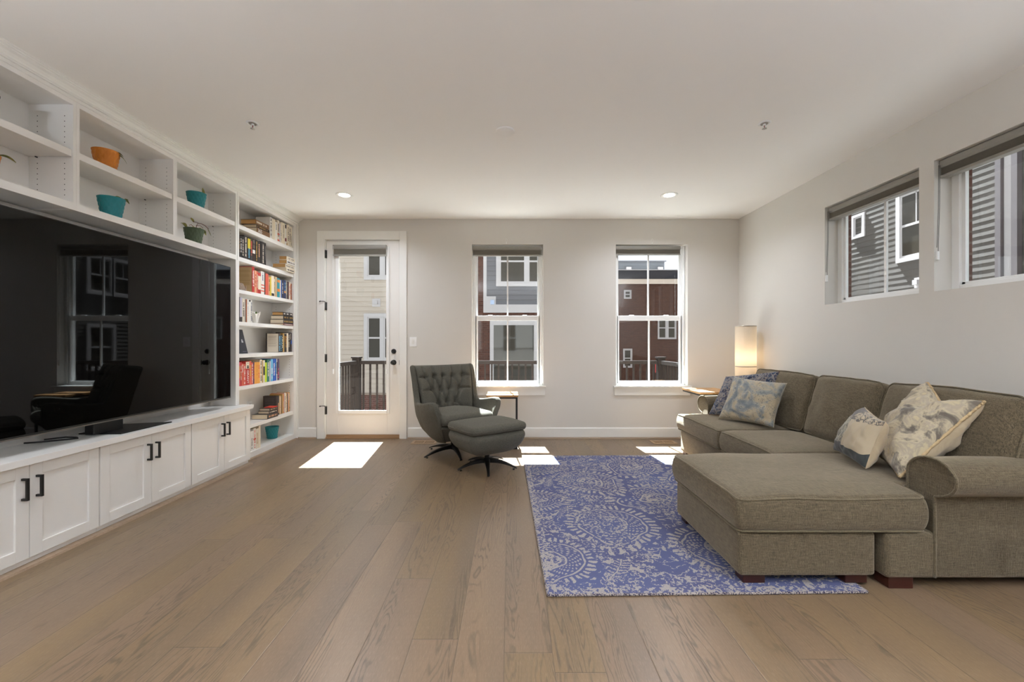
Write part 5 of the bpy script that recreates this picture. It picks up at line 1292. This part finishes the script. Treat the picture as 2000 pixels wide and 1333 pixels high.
# ------------------------------------------------------------------ side tables
WT = m_wood('side_table_wood', 'c79a68', 'a87744', 0, 0.4); WT2 = m_wood('side_table_wood_b', 'c9a172', 'ab7e4e', 1, 0.4)
def ctable(x0, x1, y0, y1, z, m, label):
    t = empty('side_table', ((x0+x1)/2, (y0+y1)/2, 0), 0, label, 'side table', 'wood-topped side tables')
    b = MB(); n = 4
    for i in range(n):
        ya, yb = y0+(y1-y0)*i/n, y0+(y1-y0)*(i+1)/n; b.box(x0, x1, ya+0.0006, yb-0.0006, z-0.024, z)
    obj('tabletop', b, m, t, bevel=0.0015)
    s = 0.018; b = MB(); zf = z-0.0245
    for y in (y0+0.004, y1-0.004-s): b.box(x0+0.006, x1-0.006, y, y+s, zf-0.018, zf)
    b.box(x0+0.006, x0+0.006+s, y0+0.004+s, y1-0.004-s, zf-0.018, zf).box(x1-0.006-s, x1-0.006, y0+0.004+s, y1-0.004-s, zf-0.018, zf)
    obj('top_frame', b, M['black'], t)
    for y in (y0+0.004, y1-0.004-s): obj('leg', MB().box(x1-0.006-s, x1-0.006, y, y+s, 0.019, zf-0.018), M['black'], t)
    b = MB()
    for y in (y0+0.004, y1-0.004-s): b.box(x0+0.03, x1-0.006, y, y+s, 0.001, 0.019)
    b.box(x0+0.03, x0+0.03+s, y0+0.004+s, y1-0.004-s, 0.001, 0.019).box(x1-0.006-s, x1-0.006, y0+0.004+s, y1-0.004-s, 0.001, 0.019)
    obj('floor_frame', b, M['black'], t)
ctable(-0.264, 0.092, 4.730, 5.080, 0.610, WT, 'wood-topped black metal side table behind the armchair under the window')
ctable(2.072, 2.46, 4.605, 5.085, 0.656, WT2, 'wood-topped black metal side table at the far end of the sofa')
# ------------------------------------------------------------------ floor lamp
lx, ly = 2.69, 4.82
t = empty('floor_lamp', (lx, ly, 0), 0, 'tall white cylindrical fabric floor lamp, lit, in the far corner', 'floor lamp')
obj('base', MB().lathe([(0, 0.001), (0.115, 0.001), (0.115, 0.022), (0.02, 0.028), (0, 0.028)], (lx, ly, 0), 40), M['nickel'], t)
N = NT('linen_shade'); N.t.nodes.remove(N.b)
fz = N.noise(N.co(scale=(60, 60, 700)), 1.0, 2)
cs = N.mix(fz, (0.78, 0.70, 0.58), (0.86, 0.79, 0.68))
df = N.n('BsdfDiffuse', Color=cs); tl = N.n('BsdfTranslucent', Color=cs); ms = N.n('MixShader'); N.set(ms, 'i0', 0.45)
N.t.links.new(df.outputs[0], ms.inputs[1]); N.t.links.new(tl.outputs[0], ms.inputs[2]); N.t.links.new(ms.outputs[0], N.o.inputs[0])
obj('lamp_shade', MB().lathe([(0.109, 0.035), (0.109, 1.385)], (lx, ly, 0), 48), N.mat, t)
for z in (0.035, 0.922, 1.380):
    obj('ring', MB().lathe([(0.1075, z), (0.1110, z), (0.1110, z+0.009), (0.1075, z+0.009), (0.1075, z)], (lx, ly, 0), 48), M['nickel'], t)
obj('pole', MB().cyl((lx, ly, 0.028), (lx, ly, 0.93), 0.008, 10), M['nickel'], t)
BUL = emis('ffd9a8', 4.0, 'lamp_bulb')
for z in (0.98, 0.45):
    obj('bulb', MB().sphere((lx+0.01, ly, z), 0.03, 10), BUL, t)
    l = bpy.data.lights.new('lamp_light', 'POINT'); l.energy = 0.6; l.color = (1, 0.80, 0.56); l.shadow_soft_size = 0.035
    o = bpy.data.objects.new('lamp_light', l); COL.objects.link(o); o.parent = t; o.location = (0.01, 0, z+0.05)
# ================================================================== outside: deck, neighbours
struct('floor_outside', MB().box(-30, 40, -12, 60, -3.2, -3.0), paint('5e5b57', 0.9, name='paving'), 'grey paved ground three metres below')
t = empty('deck', (0, 6.1, -0.2), 0, 'balcony deck with brown railing and unseen boards paled to bounce light outside the glazed door', 'balcony')
b = MB()
for i in range(9): b.box(-2.55, 2.50, YB+T+0.01+i*0.146, YB+T+0.01+i*0.146+0.140, -0.09, -0.06)
obj('deck_boards', b, paint('cfc8be', 0.8, name='pale_bounce_decking'), t)  # boards out of view, made pale to bounce sun up to the ceiling
obj('deck_frame', MB().box(-2.53, 2.48, YB+T+0.02, 6.74, -0.30, -0.092), M['railing'], t)
yr, x0, x1 = 6.70, -2.43, 2.39; zt = 0.915
def rail(a, b_, nm='rail'):
    pass
obj('top_rail', MB().box(x0+0.06, x1-0.06, yr-0.03, yr+0.03, zt-0.055, zt).box(x0-0.03, x0+0.03, YB+T+0.06, yr-0.05, zt-0.055, zt).box(x1-0.03, x1+0.03, YB+T+0.06, yr-0.05, zt-0.055, zt), M['railing'], t)
obj('bottom_rail', MB().box(x0+0.06, x1-0.06, yr-0.02, yr+0.02, 0.02, 0.06).box(x0-0.02, x0+0.02, YB+T+0.06, yr-0.05, 0.02, 0.06).box(x1-0.02, x1+0.02, YB+T+0.06, yr-0.05, 0.02, 0.06), M['railing'], t)
for x in (x0, x1):
    p = obj('post', MB().box(x-0.055, x+0.055, yr-0.055, yr+0.055, -0.06, 0.955), M['railing'], t)
    obj('post_cap', MB().box(x-0.068, x+0.068, yr-0.068, yr+0.068, 0.955, 0.975), M['railing'], p)
n = int((x1-x0)/0.105)
for i in range(1, n):
    x = x0+(x1-x0)*i/n; obj('baluster', MB().box(x-0.013, x+0.013, yr-0.013, yr+0.013, 0.06, zt-0.055), M['railing'], t)
for x in (x0, x1):
    for i in range(1, 11):
        y = yr-0.105*i-0.03; obj('baluster', MB().box(x-0.013, x+0.013, y-0.013, y+0.013, 0.06, zt-0.055), M['railing'], t)

def siding(mb, x0, x1, z0, z1, y, e=0.178, o=0.020):
    z = z0
    while z < z1-1e-6:
        zz = min(z+e, z1)
        mb.quad((x0, y-o, z), (x1, y-o, z), (x1, y-0.001, zz), (x0, y-0.001, zz)); mb.quad((x0, y, z), (x1, y, z), (x1, y-o, z), (x0, y-o, z)); z = zz
    return mb
PANE = NT('neighbour_window_glass'); PANE.base(lin('413c34'), 0.05, 0, 0.25)
WTR = paint('b3adab', 0.7, name='neighbour_trim')
def hwin(t, x0, x1, z0, z1, y, trim=0.12, double=True, mull=None):
    b = MB().box(x0-trim, x1+trim, y-0.04, y+0.01, z0-trim, z0).box(x0-trim, x1+trim, y-0.04, y+0.01, z1, z1+trim).box(x0-trim, x0, y-0.04, y+0.01, z0, z1).box(x1, x1+trim, y-0.04, y+0.01, z0, z1)
    f = 0.05; ys = [x0, x1] if not mull else [x0, mull, x1]
    w_ = obj('window', b, WTR, t)
    for k in range(len(ys)-1):
        a, c = ys[k]+(0.0 if k == 0 else 0.05), ys[k+1]-(0.0 if k == len(ys)-2 else 0.05)
        s = MB().box(a, a+f, y-0.02, y+0.01, z0, z1).box(c-f, c, y-0.02, y+0.01, z0, z1).box(a+f, c-f, y-0.02, y+0.01, z0, z0+f).box(a+f, c-f, y-0.02, y+0.01, z1-f, z1)
        if double: s.box(a+f, c-f, y-0.022, y+0.01, (z0+z1)/2-0.03, (z0+z1)/2+0.03)
        obj('sash', s, WTR, w_)
        obj('pane', MB().box(a+f, c-f, y-0.005, y+0.004, z0+f, z1-f), PANE.mat, w_)
    if mull: obj('mullion', MB().box(mull-0.05, mull+0.05, y-0.03, y+0.01, z0, z1), WTR, w_)
# beige neighbour seen through the door
Y1 = 15.6; BEI = paint('b0a395', 0.75, name='beige_siding')
t = empty('neighbour_house', (-5.7, Y1, -3), 0, 'beige lap-sided townhouse with brick base seen through the glazed door', 'house')
obj('siding', siding(MB(), -12, -2.6, -0.64, 5.5, Y1), BEI, t)
obj('wall_core', MB().box(-12, -2.6, Y1+0.001, Y1+8, -3, 5.5), BEI, t)
obj('brick_base', MB().box(-12, -2.6, Y1-0.10, Y1-0.013, -3.0, -0.70), brick('red_brick', '6b3d31', '532f26', '8a786d'), t)
obj('brick_ledge', MB().box(-12, -2.6, Y1-0.14, Y1-0.013, -0.70, -0.64), paint('8f7f70', 0.8), t)
hwin(t, -5.25, -3.6, 3.66, 5.2, Y1-0.02, 0.13, mull=-4.70)
hwin(t, -5.25, -3.6, 0.62, 2.16, Y1-0.02, 0.13, mull=-4.70)
obj('vent_hood', MB().box(-5.08, -4.78, Y1-0.03, Y1-0.012, 2.54, 2.84).box(-5.0, -4.88, Y1-0.09, Y1-0.03, 2.62, 2.76), WTR, t)
# grey and brick neighbour seen through the window by the armchair
t = empty('neighbour_house', (0, Y1, -3), 0, 'brick and grey-sided townhouse with patio door seen through the window by the armchair', 'house')
BR2 = brick('brown_brick', '5f3a2b', '45291e', '5d4c43')
GS = paint('646264', 0.75, name='grey_siding')
obj('brick_wall', MB().box(-2.55, 2.6, Y1, Y1+8, -3, 5.6), BR2, t)
obj('siding', siding(MB(), -0.86, 2.45, 2.62, 5.6, Y1-0.03), GS, t)
obj('bay_trim', MB().box(-0.98, -0.86, Y1-0.06, Y1-0.001, 2.32, 5.6).box(-0.86, 2.45, Y1-0.06, Y1-0.001, 2.32, 2.62).box(-0.86, -0.52, Y1-0.06, Y1-0.045, 2.62, 2.92), WTR, t)
hwin(t, -0.38, 2.2, 3.42, 5.0, Y1-0.045, 0.13, mull=0.62)
obj('porch_light', MB().box(-0.72, -0.58, Y1-0.12, Y1-0.061, 2.62, 2.78), paint('a7b6cf', 0.4), t)
pd = obj('patio_door', MB().box(-0.74, -0.60, Y1-0.05, Y1-0.001, -1.2, 2.02).box(-0.60, 2.0, Y1-0.05, Y1-0.001, 1.86, 2.02).box(0.88, 1.0, Y1-0.05, Y1-0.001, -1.2, 1.86).box(1.9, 2.0, Y1-0.05, Y1-0.001, -1.2, 1.86), WTR, t)
obj('pane', MB().box(-0.60, 0.88, Y1-0.02, Y1-0.001, -1.2, 1.86).box(1.0, 1.9, Y1-0.02, Y1-0.001, -1.2, 1.86), PANE.mat, pd)
obj('handle', MB().box(-0.60, -0.55, Y1-0.08, Y1-0.051, 0.3, 0.52), M['black'], pd)
# brick block seen through the window by the lamp
Y2 = 26.0
t = empty('apartment_block', (10, Y2, -3), 0, 'long red-brown brick building with dark flat roof seen through the window by the lamp', 'building')
BR3 = brick('red_brown_brick', '5a3929', '46291d', '4e3b31')
obj('brick_wall', MB().box(3.6, 26, Y2, Y2+9, -3, 4.84), BR3, t)
obj('fascia', MB().box(3.5, 26.1, Y2-0.10, Y2+9.1, 4.84, 5.14), paint('d0bfae', 0.7), t)
obj('roof_band', MB().box(3.5, 26.1, Y2-0.15, Y2+9.1, 5.17, 5.66).box(3.5, 26.1, Y2-0.12, Y2+9.1, 5.14, 5.17), paint('2c2a2f', 0.85), t)
obj('roof_coping', MB().box(3.4, 26.2, Y2-0.2, Y2+9.2, 5.66, 5.71), WTR, t)
obj('penthouse', siding(MB(), 5.0, 10.05, 5.71, 6.50, Y2+1.5).box(5.0, 10.05, Y2+1.502, Y2+6, 5.71, 6.50), paint('5f6265', 0.8), t)
obj('penthouse_coping', MB().box(4.9, 10.15, Y2+1.4, Y2+6.1, 6.50, 6.56), paint('5a5a5e', 0.8), t)
for x in (7.7, 9.75): obj('wall_vent', MB().box(x-0.16, x+0.16, Y2+1.34, Y2+1.48, 5.98, 6.14), WTR, t)
hwin(t, 7.06, 7.42, 4.0-0.02, 4.42, Y2, 0.05)
hwin(t, 9.14, 10.18, 1.5, 2.78, Y2, 0.05, mull=9.66)
hwin(t, 7.02, 7.46, -0.25, 0.80, Y2, 0.06)
hwin(t, 12.5, 13.5, 1.5, 2.78, Y2, 0.05, mull=13.0)
t = empty('warning_sign', (7.65, Y2-4, -3), 0, 'small red and white sign on a post beyond the deck rail corner', 'sign')
obj('post', MB().box(7.62, 7.68, Y2-4.06, Y2-4.0, -3, 0.25), M['grey_metal'], t)
obj('panel', MB().box(7.54, 7.76, Y2-4.09, Y2-4.062, -0.33, 0.28), paint('b23a36', 0.5), t)
# grey-sided neighbour beyond the side windows
X3 = 10.0
t = empty('neighbour_house', (X3, 9, -3), 0, 'grey lap-sided townhouse seen through the two high side windows', 'house')
e = 0.147; mb = MB(); z = -3.0
ys = np.arange(-2.0, 19.3, 0.12)
GS2 = paint('58534e', 0.8, 0, 0.2, name='warm_grey_siding')
while z < 5.95:
    def oo(y): return 0.0082+0.0120*(mnoise.noise(Vector((y*0.55, z*0.45, 3.3)))+0.25*mnoise.noise(Vector((y*3.0, z*1.3, 8.1))))
    P = [[(X3-max(0.0015, oo(y)), y, z), (X3-0.0005, y, z+e)] for y in ys]
    mb.grid(P, 0, False, flip=False)
    mb.grid([[(X3, y, z), (X3-max(0.0015, oo(y)), y, z)] for y in ys], 0, False, flip=False)
    z += e
obj('siding', mb, GS2, t)
obj('wall_core', MB().box(X3+0.001, X3+6, -2, 19.2, -3, 5.95), GS2, t)
def swin(y0, y1, z0, z1, trim=0.11):
    x = X3-0.012
    b = MB().box(x-0.03, x+0.01, y0-trim, y1+trim, z0-trim, z0).box(x-0.03, x+0.01, y0-trim, y1+trim, z1, z1+trim).box(x-0.03, x+0.01, y0-trim, y0, z0, z1).box(x-0.03, x+0.01, y1, y1+trim, z0, z1)
    w_ = obj('window', b, WTR, t); f = 0.045; zm = (z0+z1)/2
    s = MB().box(x-0.012, x+0.01, y0, y0+f, z0, z1).box(x-0.012, x+0.01, y1-f, y1, z0, z1).box(x-0.012, x+0.01, y0+f, y1-f, z0, z0+f).box(x-0.012, x+0.01, y0+f, y1-f, z1-f, z1)
    if z1-z0 > 0.8: s.box(x-0.015, x+0.01, y0+f, y1-f, zm-0.03, zm+0.03).box(x-0.012, x+0.01, (y0+y1)/2-0.012, (y0+y1)/2+0.012, zm, z1)
    obj('sash', s, WTR, w_)
    obj('pane', MB().box(x+0.001, x+0.011, y0+f, y1-f, z0+f, z1-f), PANE.mat, w_)
swin(9.95, 10.80, 3.36, 4.95); swin(11.95, 12.25, 4.28, 4.82, 0.07)
swin(15.3, 16.1, 3.1, 4.35); swin(16.25, 17.0, 3.1, 4.35); swin(15.3, 16.2, 0.3, 1.8)
obj('dryer_vent', MB().box(X3-0.03, X3-0.013, 10.2, 10.42, 2.55, 2.80).box(X3-0.13, X3-0.03, 10.25, 10.37, 2.62, 2.74), WTR, t)
obj('corner_board', MB().box(X3-0.06, X3-0.013, 8.38, 8.50, -3, 5.95), WTR, t)
DN = paint('5b5353', 0.6, name='downspout')
for y in (8.56, 8.28): obj('downspout', MB().box(X3-0.12, X3-0.02, y-0.05, y+0.05, -3, 5.95), DN, t)
